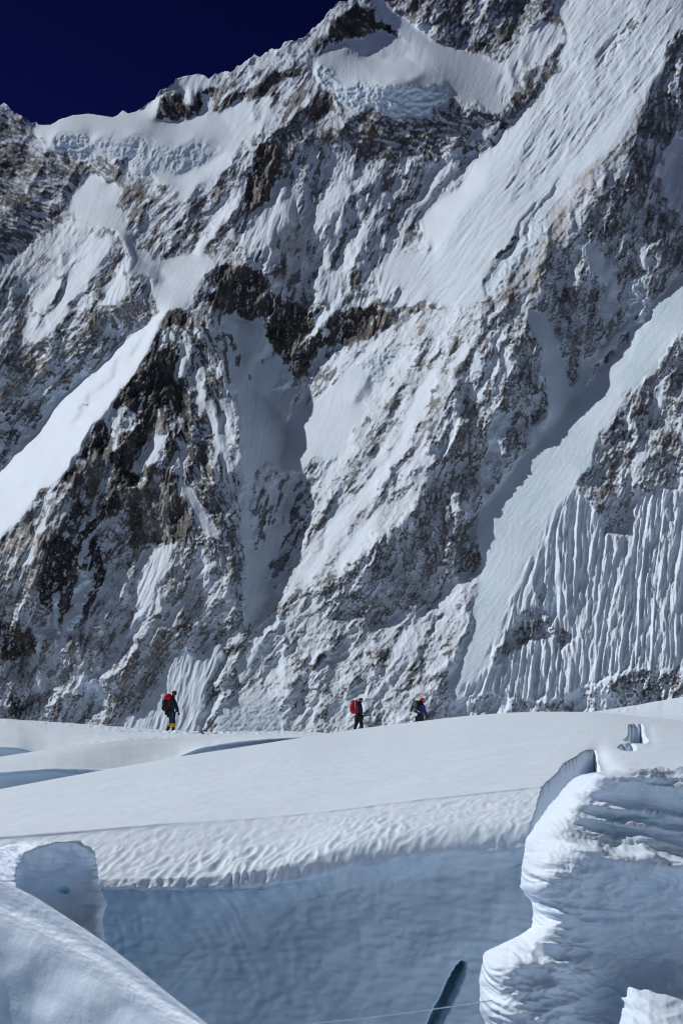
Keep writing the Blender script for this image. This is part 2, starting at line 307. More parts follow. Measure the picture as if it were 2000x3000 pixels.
 ([(790,1790),(850,1640),(880,1520),(1000,1400),(1040,1420),(930,1540),(880,1680),(800,1800),(760,1830)], dict(A=-38,S=50,R=.12,fl=32,fa=.5)),
 # the great fluted slope, right
 ([(1160,860),(1250,780),(1235,620),(1330,550),(1420,450),(1560,290),(1640,160),(1660,0),(1660,-260),(2260,-260),(2260,0),(2000,60),(1960,110),(1880,330),(1800,480),(1700,620),(1600,740),(1500,830),(1400,880),(1320,890),(1250,880),(1130,905)], dict(A=-44,S=50,R=-.02,fl=40,fa=.75,ra=.35,ice=.28,dust=.08)),
 ([(1560,330),(1660,160),(1680,-260),(2260,-260),(2000,40),(1850,300),(1700,440),(1500,600),(1470,560)], dict(A=-36,S=52,R=.10,fl=38,fa=1.75,ra=1.3,ice=.3,dust=.12)),
 ([(1330,555),(1425,435),(1455,480),(1350,640),(1240,770),(1130,870),(1160,800),(1235,740),(1232,625)], dict(A=-48,S=46,R=-.25,fl=38,fa=.15,ra=.05,ice=.02)),
 ([(1100,800),(1160,730),(1240,740),(1250,780),(1170,850),(1110,855)], dict(A=-35,S=46,R=-.15,ra=.1,ice=0)),
 ([(1440,860),(1500,740),(1650,560),(1800,430),(1900,250),(1955,150),(1965,190),(1850,430),(1750,570),(1700,650),(1600,765),(1560,880),(1440,960),(1380,940)], dict(A=-34,S=54,R=.32,tan=.15,dust=.5,tone=.6,fl=38,fa=.8,ra=.9,ice=.1)),
 ([(1440,860),(1520,700),(1600,600),(1610,630),(1530,760),(1450,880)], dict(A=-40,S=50,R=-.1,ice=.6,fl=38,fa=.4)),
 ([(1590,215),(1640,170),(1655,185),(1600,240)], dict(A=-20,R=.55,tan=.3)),
 ([(1730,170),(1790,130),(1850,60),(1870,70),(1800,160),(1740,185)], dict(A=-25,R=.55,tan=.35,tone=.5)),
 ([(1700,275),(1722,265),(1705,285)], dict(A=30,S=60,R=0)),
 # dark rib at right
 ([(1965,95),(2260,0),(2260,700),(2000,720),(1930,850),(1850,940),(1780,1010),(1700,1020),(1660,1180),(1625,1110),(1570,950),(1555,870),(1620,765),(1720,655),(1760,600),(1830,480),(1880,330),(1930,200)], dict(A=24,S=60,R=.68,fl=12,fa=.8,ra=1.3,tone=.42,tan=.08,dust=.2)),
 ([(1745,620),(1790,600),(1830,640),(1800,690),(1760,660)], dict(A=10,S=72,R=1.0,tan=.6,tone=.35)),
 ([(1930,480),(1960,400),(2260,350),(2260,640),(1960,620),(1940,580)], dict(A=32,S=54,R=.05,ice=.2)),
 ([(1980,440),(2060,380),(2060,480),(1990,540),(1960,560)], dict(A=-30,R=-.1)),
 ([(1680,700),(1720,690),(1800,790),(1812,900),(1770,960),(1740,900),(1780,830),(1700,760)], dict(A=18,S=54,R=.0,ice=.2,fl=0,fa=.5)),
 ([(1850,830),(1880,800),(1900,870),(1850,940),(1830,930)], dict(A=-15,R=-.05,ice=.5,fl=3,fa=1.4)),
 ([(1540,915),(1600,900),(1610,960),(1640,1020),(1655,1100),(1672,1185),(1620,1240),(1560,1292),(1520,1330),(1440,1450),(1410,1500),(1430,1430),(1500,1340),(1590,1220),(1600,1130),(1570,1000)], dict(A=42,S=50,R=-.05,fl=0,fa=.3,ra=.2,ice=.35)),
 ([(1700,1060),(1760,1010),(1830,960),(1850,960),(1740,1080),(1670,1180),(1660,1150)], dict(A=-8,S=56,R=-.1,ice=.35,fl=12,fa=.7,ra=.2)),
 # middle rib
 ([(1400,930),(1500,890),(1545,915),(1575,1000),(1605,1120),(1595,1200),(1530,1310),(1480,1390),(1430,1440),(1400,1480),(1385,1600),(1402,1650),(1350,1720),(1300,1760),(1200,1760),(1100,1730),(1000,1720),(930,1700),(1080,1620),(1180,1520),(1270,1400),(1262,1300),(1300,1200),(1380,1080)], dict(A=12,S=60,R=.6,fl=10,fa=.5,ra=1.6,tone=.4,tan=.08,dust=.15)),
 ([(1460,1180),(1500,1220),(1470,1330),(1430,1420),(1400,1400),(1430,1280)], dict(A=-5,S=52,R=.1,ice=.2)),
 ([(1240,1570),(1290,1540),(1350,1560),(1400,1600),(1402,1650),(1340,1660),(1280,1640)], dict(A=-4,S=66,R=.9,tan=.55,tone=.35,ra=1.5)),
 ([(1310,1290),(1380,1280),(1390,1340),(1320,1340)], dict(A=-5,S=66,R=.9,tan=.3,tone=.35)),
 # lit grainy middle face
 ([(1060,1000),(1150,960),(1220,915),(1320,890),(1430,880),(1400,960),(1340,1100),(1290,1200),(1255,1300),(1262,1400),(1180,1530),(1060,1630),(940,1700),(780,1830),(760,1800),(830,1680),(900,1520),(950,1400),(1010,1330),(1060,1200),(1075,1090)], dict(A=-38,S=52,R=.26,fl=35,fa=.5,ra=.9,tone=.5,dust=.22,tan=.1)),
 ([(1200,1010),(1290,960),(1340,990),(1280,1080),(1220,1100),(1190,1060)], dict(A=-26,S=58,R=.5,tan=.7,tone=.6,ra=1.0)),
 ([(1050,1150),(1080,1040),(1150,1010),(1170,1030),(1100,1150),(1075,1170)], dict(A=-20,R=.1,ice=.5)),
 ([(1060,1150),(1075,1110),(1110,1130),(1080,1170),(1040,1180)], dict(A=35,S=50,R=0)),
 ([(1130,1340),(1200,1190),(1240,1110),(1290,1080),(1240,1200),(1160,1350),(1080,1460),(1050,1470)], dict(A=-44,S=46,R=-.1,fl=32,fa=.2,ra=.2)),
 ([(965,1700),(1010,1620),(1090,1500),(1125,1480),(1080,1580),(1010,1680)], dict(A=-46,S=44,R=-.2,fl=36,fa=.15,ra=.1)),
 ([(880,1700),(960,1560),(1060,1430),(1100,1420),(980,1580),(900,1730)], dict(A=-42,S=48,R=-.02,fl=36,fa=.4,ra=.3)),
 # lower middle
 ([(700,1860),(790,1790),(900,1710),(1000,1700),(1250,1740),(1400,1650),(1390,1760),(1310,1950),(1260,2090),(1100,2210),(600,2210),(640,2090),(700,1960)], dict(A=-26,S=50,R=.26,fl=42,fa=.5,ra=1.1,tone=.45,dust=.2,tan=.05)),
 ([(940,1720),(1000,1700),(1050,1650),(1150,1690),(1250,1690),(1330,1745),(1300,1785),(1150,1800),(1050,1850),(1000,1830),(960,1790)], dict(A=6,S=60,R=.6,tone=.4,ra=1.7,dust=.1)),
 ([(1130,1900),(1300,1730),(1390,1660),(1400,1690),(1330,1800),(1200,1950),(1130,1960)], dict(A=-34,S=46,R=.12,ra=1.0)),
 ([(700,1960),(760,1850),(800,1800),(820,1830),(770,1930),(710,2010)], dict(A=-32,S=48,R=-.1)),
 ([(535,1900),(600,1915),(655,1900),(640,1960),(600,2030),(570,2200),(330,2200),(350,2120),(430,2040),(490,1965)], dict(A=-24,S=52,R=.0,fl=14,fa=1.1,ra=.2,ice=.12)),
 ([(430,2050),(480,2000),(450,2100),(420,2120)], dict(A=-20,R=.35)),
 ([(590,2060),(620,2000),(680,1990),(720,2010),(690,2040),(650,2035),(620,2055)], dict(A=15,S=66,R=.6,tone=.3)),
 ([(610,2200),(650,2060),(700,2040),(790,2060),(830,2130),(830,2200)], dict(A=-12,S=54,R=-.15,ice=.4,ra=.7,fa=.3)),
 ([(540,1820),(600,1830),(650,1870),(640,1900),(540,1900)], dict(A=8,S=60,R=.5,tone=.5)),
 # diagonal snow ramp
 ([(2260,500),(2000,790),(1900,890),(1830,1020),(1730,1120),(1665,1190),(1530,1335),(1440,1450),(1392,1500),(1402,1600),(1408,1700),(1380,1850),(1310,2010),(1320,2070),(1420,1960),(1480,1800),(1560,1640),(1620,1520),(1730,1360),(1800,1200),(1900,1100),(2000,990),(2260,760)], dict(A=-32,S=47,R=-.18,fl=34,fa=.2,ra=.14,ice=.5)),
 # right rocks
 ([(2260,780),(2000,960),(1910,1090),(1850,1130),(1790,1220),(1740,1340),(1690,1430),(1740,1480),(1780,1570),(1850,1570),(1860,1440),(2000,1500),(2260,1500)], dict(A=-2,S=58,R=.5,fl=18,fa=.6,ra=1.3,tone=.42,dust=.25,tan=.05)),
 ([(1800,1200),(1880,1180),(1900,1240),(1840,1290),(1780,1270)], dict(A=8,S=66,R=.8,tone=.25)),
 # flutes
 ([(1690,1430),(1740,1480),(1790,1560),(1850,1540),(1850,1450),(1930,1430),(2260,1480),(2260,1960),(2000,1950),(1850,1975),(1800,2005),(1700,2030),(1600,2050),(1400,2090),(1320,2070),(1420,1955),(1480,1800),(1560,1640),(1620,1520)], dict(A=-28,S=57,R=-.02,fl=6,fa=2.7,ra=.3,ice=.08)),
 ([(1760,1500),(1800,1500),(1850,1540),(1820,1570),(1770,1560)], dict(A=0,R=.55,ra=1.3)),
 ([(1430,1950),(1470,1860),(1540,1790),(1600,1770),(1680,1880),(1640,1905),(1580,1865),(1500,1920)], dict(A=-10,S=58,R=.46,tone=.5,ra=1.5,dust=.2)),
 ([(1560,1730),(1600,1700),(1620,1780),(1590,1790)], dict(A=-5,R=.4)),
 ([(1100,2210),(1200,2090),(1300,2060),(1400,2030),(1600,2070),(1740,2010),(1830,1965),(2000,1955),(2260,1950),(2260,2210)], dict(A=-8,S=58,R=.42,tone=.45,ra=1.7,fl=10,fa=.7)),
 ([(1800,1990),(1860,1960),(2000,1960),(2100,1960),(2100,2080),(1850,2080),(1800,2060)], dict(A=0,S=64,R=.66,tone=.3,ra=1.6)),
]
# small snow cones standing below the rock steps: apex, height, half width
CONES = [(828,522,70,26),(936,782,70,34),(968,722,60,24),(1003,590,95,34),(1044,442,85,22),(1018,525,60,18),(1060,575,60,20),(1032,702,60,24),(1112,562,60,22),(1178,548,55,22),(1085,640,60,22),(1132,645,60,24),(690,655,60,24),(592,690,55,26),(655,612,50,22),(905,250,70,30),(1075,730,60,24),(885,730,50,20),(745,300,60,26),(795,255,50,24),(1495,170,90,26),(1540,120,80,24),(1010,820,60,26),(945,905,50,22),(560,255,50,22),(525,250,45,20),(330,930,60,26),(185,720,60,26),(120,900,60,24),(545,1005,90,24),(600,1100,100,28),(520,1290,80,22),(640,1290,90,26),(405,1330,70,22),(345,1230,70,24),(250,1560,90,26),(330,1640,90,28),(470,1700,90,30),(120,1950,70,28),(230,1960,80,30),(1250,700,50,20),(1405,1000,90,34),(1490,1010,80,30),(1340,1420,80,32),(1850,1180,80,34),(1940,1120,70,30),(1890,700,90,32),(1770,470,70,26),(1690,760,80,28)]
for (cx_, cy_, ch_, cw_) in CONES:
    REG.append(([(cx_, cy_), (cx_ - 2, cy_ + ch_), (cx_ - cw_ * .6, cy_ + ch_ * 1.05), (cx_ - cw_, cy_ + ch_ * .8)], dict(A=-46, S=54, R=.04, fl=26, fa=1.0, ra=.35)))
    REG.append(([(cx_, cy_), (cx_ + cw_ * .8, cy_ + ch_ * .85), (cx_ + 2, cy_ + ch_), (cx_ - 2, cy_ + ch_)], dict(A=36, S=58, R=.38, fl=-12, fa=.8, ra=.6, tone=.25)))
def strip(path, w, d):
    L, Rr = [], []
    for i, (x, y) in enumerate(path):
        x0, y0 = path[max(0, i - 1)]; x1, y1 = path[min(len(path) - 1, i + 1)]
        l = math.hypot(x1 - x0, y1 - y0); nx, ny = (y1 - y0) / l, -(x1 - x0) / l; k = w * (.5 + .5 * math.sin(math.pi * (i + .3) / len(path)))
        L.append((x + nx * k, y + ny * k)); Rr.append((x - nx * k, y - ny * k))
    REG.append((L + Rr[::-1], d))
ROCKL = dict(A=4, S=64, R=.72, tone=.18, fl=36, ra=1.0)
strip([(655,960), (700,1040), (740,1130)], 9, dict(A=40, S=58, R=.5, tone=.3)); strip([(600,980), (640,1120), (672,1260), (700,1420)], 5, dict(A=-45, S=54, R=.05)); strip([(650,1100), (672,1220), (694,1360)], 4, dict(A=-35, S=54, R=.05))
for p_, w_ in (([(1572,590),(1530,670),(1470,745),(1420,828),(1440,905)], 7), ([(1640,520),(1590,600),(1540,700)], 5), ([(1180,1130),(1130,1240),(1080,1330)], 6), ([(1240,1230),(1180,1350),(1110,1450)], 6), ([(920,1440),(880,1540),(830,1640)], 7), ([(1000,1390),(960,1480),(900,1580)], 6), ([(860,1760),(800,1850),(740,1960)], 7), ([(1000,1850),(930,1950),(860,2060)], 7), ([(1180,1830),(1110,1940),(1040,2060)], 7), ([(1290,1800),(1250,1900),(1180,2030)], 6), ([(250,740),(190,830),(130,930)], 6), ([(300,780),(235,880),(170,970)], 5), ([(420,985),(330,1090),(200,1240)], 2.2), ([(1110,560),(1040,660),(980,760)], 6), ([(1230,520),(1160,600),(1110,690)], 7), ([(870,150),(820,230),(740,320)], 6), ([(940,120),(900,190),(860,250)], 6)):
    strip(p_, w_, ROCKL)
SNOWL = dict(A=-46, S=50, R=-.08, fl=34, fa=.4, ra=.25)
for p_, w_ in (([(700,560),(650,640),(590,720)], 9), ([(1300,480),(1250,560),(1170,640)], 10), ([(1330,440),(1400,400),(1450,360)], 6), ([(330,1350),(290,1450),(250,1560)], 8), ([(620,1180),(640,1290),(670,1380)], 8), ([(575,1050),(600,1160),(620,1250)], 7), ([(170,1420),(120,1540),(60,1680)], 7), ([(250,1720),(200,1820),(160,1960)], 9), ([(430,1760),(360,1880),(280,2000)], 10), ([(620,1640),(560,1740),(480,1840)], 9), ([(1010,860),(950,930),(890,1010)], 9), ([(1120,960),(1060,1040),(1010,1100)], 9), ([(1480,960),(1440,1080),(1400,1180)], 8), ([(1350,1160),(1310,1280),(1280,1400)], 8), ([(1840,650),(1800,740),(1780,860)], 9), ([(1930,860),(1870,960),(1830,1060)], 8), ([(1900,1260),(1870,1350),(1850,1440)], 9), ([(860,560),(800,640),(740,720)], 7)):
    strip(p_, w_, SNOWL)
CREST = [(-260,330),(-100,300),(0,308),(20,305),(45,330),(90,355),(118,366),(150,366),(175,350),(215,338),(260,333),(310,340),(330,345),(345,337),(360,323),(375,332),(400,327),(430,305),(455,290),(468,265),(490,257),(510,245),(515,232),(545,222),(580,217),(600,221),(613,230),(632,215),(650,212),(685,208),(695,195),(720,180),(745,162),(765,165),(790,145),(815,143),(835,122),(870,118),(890,108),(920,82),(945,60),(965,30),(985,10),(1000,2),(1020,4),(1050,0),(1075,-6),(1120,-70),(1200,-140),(1400,-230),(2260,-250)]

def poisson(gx, gy):
    H, W = gx.shape
    d = np.zeros((H, W))
    d[:, :-1] += gx[:, :-1]; d[:, 1:] -= gx[:, :-1]
    d[:-1, :] += gy[:-1, :]; d[1:, :] -= gy[:-1, :]
    m = np.concatenate([d, d[:, ::-1]], 1); m = np.concatenate([m, m[::-1]], 0)
    F = np.fft.rfft2(m)
    ky = 2 * np.cos(np.pi * np.fft.fftfreq(2 * H) * 2)[:, None]; kx = 2 * np.cos(2 * np.pi * np.fft.rfftfreq(2 * W))[None, :]
    den = ky + kx - 4; den[0, 0] = 1
    F = F / den; F[0, 0] = 0
    return np.fft.irfft2(F, s=m.shape)[:H, :W]

def lic(src, dx, dy, n):
    H, W = src.shape
    out = src.copy(); I, J = np.mgrid[0:H, 0:W].astype(np.float32)
    tot = 1.0
    for sgn in (1, -1):
        x = J.copy(); y = I.copy()
        for k in range(n):
            xi = np.clip(x + .5, 0, W - 1).astype(np.int32); yi = np.clip(y + .5, 0, H - 1).astype(np.int32)
            x = x + sgn * dx[yi, xi]; y = y + sgn * dy[yi, xi]
            xi = np.clip(x, 0, W - 1.001); yi = np.clip(y, 0, H - 1.001)
            x0 = xi.astype(np.int32); y0 = yi.astype(np.int32); fx = xi - x0; fy = yi - y0
            w = 0.5 + 0.5 * math.cos(math.pi * (k + 1) / (n + 1))
            out = out + w * ((src[y0, x0] * (1 - fx) + src[y0, x0 + 1] * fx) * (1 - fy) + (src[y0 + 1, x0] * (1 - fx) + src[y0 + 1, x0 + 1] * fx) * fy)
            tot += w
    out = out - out.mean()
    return out / out.std()

def lic_h(sig, fx, fy, n, rng, H, W):
    h2, w2 = (H + 1) // 2, (W + 1) // 2
    o = lic(blur(rng.randn(h2, w2), sig / 2), fx[::2, ::2], fy[::2, ::2], n // 2)
    o = np.repeat(np.repeat(o, 2, 0), 2, 1)[:H, :W]
    return blur(o, .9)

def build_mountain():
    ST = 2.4
    pxs = np.arange(-260, 2261, ST); pys = np.arange(-262, 2212, ST)
    PX, PY = np.meshgrid(pxs, pys)
    H, W = PX.shape
    wx = PX + 16 * fbm(PX, PY, 75, 4, 11, .6); wy = PY + 16 * fbm(PX, PY, 75, 4, 23, .6)
    keys = list(BASE)
    M = {k: np.full(PX.shape, float(BASE[k])) for k in keys}
    for poly, d in REG:
        m = in_poly(poly, wx, wy)
        for k in keys:
            if k in d: M[k][m] = d[k]
            elif k in ('ice', 'dust', 'tan'): M[k][m] = BASE[k] * .5
    # the flutes at the lower right fan out from their head
    A = blur(M['A'], 2.2); S = blur(M['S'], 2.2)
    R = .45 * blur(M['R'], 1.0) + .25 * blur(M['R'], 4.5) + .30 * blur(M['R'], 10)
    R = np.where((R > .55) & (M['tone'] > .2), .55 + (R - .55) * .8, R); ra = blur(M['ra'], 3); fa = blur(M['fa'], 3)
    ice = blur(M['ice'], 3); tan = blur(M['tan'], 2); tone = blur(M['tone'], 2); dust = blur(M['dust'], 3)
    th = np.radians(blur(M['fl'], 9) + 7 * fbm(PX, PY, 220, 3, 5))
    fx = -np.sin(th); fy = np.cos(th)
    rng = np.random.RandomState(7)
    wn_ = rng.randn(H, W)
    L1 = lic(blur(wn_, .8), fx, fy, 14)
    L2 = lic(blur(rng.randn(H, W), 2.0), fx, fy, 26)
    L3 = lic_h(5.0, fx, fy, 44, rng, H, W)
    L4 = lic_h(12.0, fx, fy, 70, rng, H, W)
    L5 = lic_h(1.8, fx, fy, 120, rng, H, W)
    L6 = lic_h(3.0, fx, fy, 200, rng, H, W)
    # regional facing, with ribs and spurs of its own
    rr = sstep(-.05, .4, R)
    A = A + rr * ra * (10 * fbm(PX, PY, 130, 3, 31) + 4 * L3)
    S = S + rr * ra * 7 * fbm(PX, PY, 110, 3, 41)
    Ar = np.radians(np.clip(A, -62, 62)); Sr = np.radians(np.clip(S, 34, 80))
    n = np.stack([np.sin(Ar) * np.sin(Sr), -np.cos(Ar) * np.sin(Sr), np.cos(Sr)], -1)
    r = rays(PX, PY)
    nr = (n * r).sum(-1); nr = np.minimum(nr, -0.16)
    ru = np.array([1, 0, 0]) / FPX; rv = np.array([0, SP, -CP]) / FPX
    gx = -(n @ ru) / nr * ST; gy = -(n @ rv) / nr * ST
    L = poisson(gx, gy)
    # anchor: the foot of the face in the middle of the frame lies 1500 m away
    i0 = int((2150 - pys[0]) / ST); j0 = int((1000 - pxs[0]) / ST)
    ry0 = r[i0, j0, 1]
    L = L - L[i0, j0] + math.log(1500 / ry0)
    # relief in photo-pixel units (about 0.4 m each)
    def rdg(l): return 1 - 2 * np.abs(l) ** .8 * .7
    h = np.zeros_like(L)
    rough = ra * (0.25 + .75 * rr)
    Ls = lic(blur(rng.randn(H, W), 1.1), fx, fy, 6); Lm = lic(blur(rng.randn(H, W), 2.4), fx, fy, 12)
    uu = (wx * .88 + wy * .47) * 1.45; vv = -wx * .47 + wy * .88 * .8
    mf = rmf(uu, vv, 230, 6, 161)
    mf = mf - blur(mf[::4, ::4], 12).repeat(4, 0).repeat(4, 1)[:H, :W]
    h += np.clip(ra, 0, 1.3) * (.08 + .92 * rr) * 20 * mf
    h += rough * (1.2 * ridged(wx, wy, 34, 1, 63) + .9 * ridged(PX, PY, 18, 1, 64)
                  + 1.0 * ridged(PX, PY, 10, 1, 65) + 1.2 * noise2(PX / 6, PY / 6, 66) + 1.0 * Ls + 1.5 * Lm)
    h += (.95 * fa) * (1.0 * rdg(L1) + 1.8 * rdg(L2)) + 1.3 * np.clip(fa, 0, 1.6) * (1 - rr) * rdg(L5) + fa * rr * 3.0 * L3
    big = sstep(1.8, 2.6, fa)
    h += big * (1 + .6 * fbm(PX, PY, 120, 2, 173)) * (3.6 * rdg(L5) + 3.0 * rdg(L6 * .9) + 3.0 * L3)
    h += rr * (1 - big) * .8 * rdg(L5)
    h += sstep(.3, .5, ice) * (1 - rr) * sstep(.4, 1, ra) * (7 * ridged(PX, PY * 1.5, 30, 3, 171) + 2 * noise2(PX / 7, PY / 7, 172))
    h += rr * ra * 6 * L4
    h += .25 * noise2(PX / 6, PY / 6, 77) * (.3 + ra)
    L2d = L - h / FPX
    P = r * np.exp(L2d)[..., None]
    N = grid_normals(P); N *= -np.sign(N[..., 1:2] + 1e-9)
    nz = N[..., 2]; lo = blur(nz, 7)
    z = (nz - lo) / .16
    nzz = .5 * noise2(wx / 60, wy / 60, 79) + .35 * noise2(PX / 26, PY / 26, 80) + .3 * noise2(PX / 12, PY / 12, 81) + .35 * noise2(wx / 6.5, wy / 6.5, 82) + .2 * wn_ + .30 * L2 + .2 * L1 + .5 * Ls + .4 * Lm
    q = R - .12 * np.clip(z, -2, 2) + .24 * nzz * (0.25 + .75 * sstep(-.05, .3, R)) + .06 * L3 * sstep(0, .2, R)
    snow = 1 - sstep(.37, .63, q)
    snow = np.maximum(snow, .75 * sstep(.55, .95, .5 * Ls + .45 * noise2(PX / 7, PY / 7, 84) + .25 * np.clip(z, -2, 2) - .6 * (tone < .2)) * (R > .5))
    snow = np.maximum(snow, sstep(.02, .4, tone) * (.16 + .16 * noise2(wx / 40, wy / 40, 86)) + .12 * noise2(PX / 9, PY / 9, 83) + .05 * Ls + .04)
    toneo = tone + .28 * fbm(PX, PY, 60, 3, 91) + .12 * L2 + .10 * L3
    tano = np.clip(tan * (1.0 + .9 * fbm(PX, PY, 70, 3, 95) + .15 * L3), 0, 1)
    iceo = np.clip(ice * (1 + .5 * fbm(PX, PY, 90, 3, 97) + .18 * L3), 0, 1)
    dusto = np.clip(dust * (1 + .8 * fbm(PX, PY, 50, 3, 99) + .25 * L2 + .2 * wn_), 0, .9)
    # crest line: resample every column between the foot and the skyline
    cx = np.array(CREST, float)
    cr = np.interp(pxs, cx[:, 0], cx[:, 1])
    jag = sstep(.0, .3, np.array([R[min(H - 1, max(0, int((c + 14 - pys[0]) / ST))), j] for j, c in enumerate(cr)]))
    cr = cr + (1.2 + 5 * jag) * fbm(pxs, pxs * 0, 26, 4, 131, .65)
    NR = 1000
    v = np.linspace(0, 1, NR)[:, None]
    py = pys[-1] + v * (cr[None, :] - pys[-1])
    fi = np.clip((py - pys[0]) / ST, 0, H - 1.001); i0 = fi.astype(int); f = fi - i0
    J = np.arange(W)[None, :] + 0 * i0
    def smp(a): return a[i0, J] * (1 - f) + a[i0 + 1, J] * f
    Ls = smp(L2d); pxg = np.broadcast_to(pxs[None, :], py.shape)
    V = rays(pxg, py) * np.exp(Ls)[..., None]
    # far side of the crest, falling away behind
    back = []
    top = V[-1]
    for d, dz in ((6, 2), (25, 14), (70, 60), (160, 170), (400, 520), (900, 1400)):
        q_ = top.copy(); q_[:, 1] += d; q_[:, 2] -= dz; back.append(q_[None])
    V = np.concatenate([V] + back, 0); nb = len(back)
    faces = grid_faces(V.shape[0], W)
    me = mesh_from('mountain', V, faces)
    for nm, a in (('snow', snow), ('tone', toneo), ('tan', tano), ('ice', iceo), ('dust', dusto)):
        s = smp(a); s = np.concatenate([s] + [s[-1:]] * nb, 0); add_attr(me, nm, np.clip(s, 0, 1))
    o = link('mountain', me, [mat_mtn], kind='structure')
    print('mountain depth', V[:NR, :, 1].min(), V[:NR, :, 1].max(), 'verts', V.shape)
build_mountain()
#FOREGROUND
# ------------------------------------------------------------------ the glacier in front
def rowarr(pts, px, sm=6):
    p = np.array(pts, float); a = np.interp(px, p[:, 0], p[:, 1])
    if sm: a = blur(a[None, :], sm)[0]
    return a
def sheet(px, rows, step=2.2):
    """rows: (py array, Y array, rows towards the next); straight in space between rows."""
    PYs, Ws, key = [], [], []
    for k in range(len(rows) - 1):
        p0, y0 = rows[k][:2]; p1, y1 = rows[k + 1][:2]; n = rows[k][2]
        for i in range(n):
            t = i / n
            PYs.append(p0 * (1 - t) + p1 * t); Ws.append((1 / y0) * (1 - t) + (1 / y1) * t); key.append(k + t)
    PYs.append(rows[-1][0] + 0 * px); Ws.append(1 / (rows[-1][1] + 0 * px)); key.append(len(rows) - 1)
    return np.array(PYs), np.array(Ws), np.array(key)
def cst(v, px): return np.full(px.shape, float(v))
def orient(N, P):
    s = np.sign((N * P).sum(-1, keepdims=True)); return -N * np.where(s == 0, 1, s)
def path_mask(path, X, Y, wid):
    d = np.full(X.shape, 1e9)
    for (x1, y1), (x2, y2) in zip(path[:-1], path[1:]):
        vx, vy = x2 - x1, y2 - y1; t = np.clip(((X - x1) * vx + (Y - y1) * vy) / (vx * vx + vy * vy), 0, 1)
        d = np.minimum(d, np.hypot(X - x1 - t * vx, Y - y1 - t * vy))
    return np.exp(-(d / wid) ** 2)
def finish(name, P, mat, ice, turq=None, **props):
    me = mesh_from(name, P, grid_faces(P.shape[0], P.shape[1]))
    add_attr(me, 'ice', np.clip(ice, 0, 1)); add_attr(me, 'turq', np.clip(turq if turq is not None else ice * 0, 0, 1))
    return link(name, me, [mat], **props)
SURF = {}

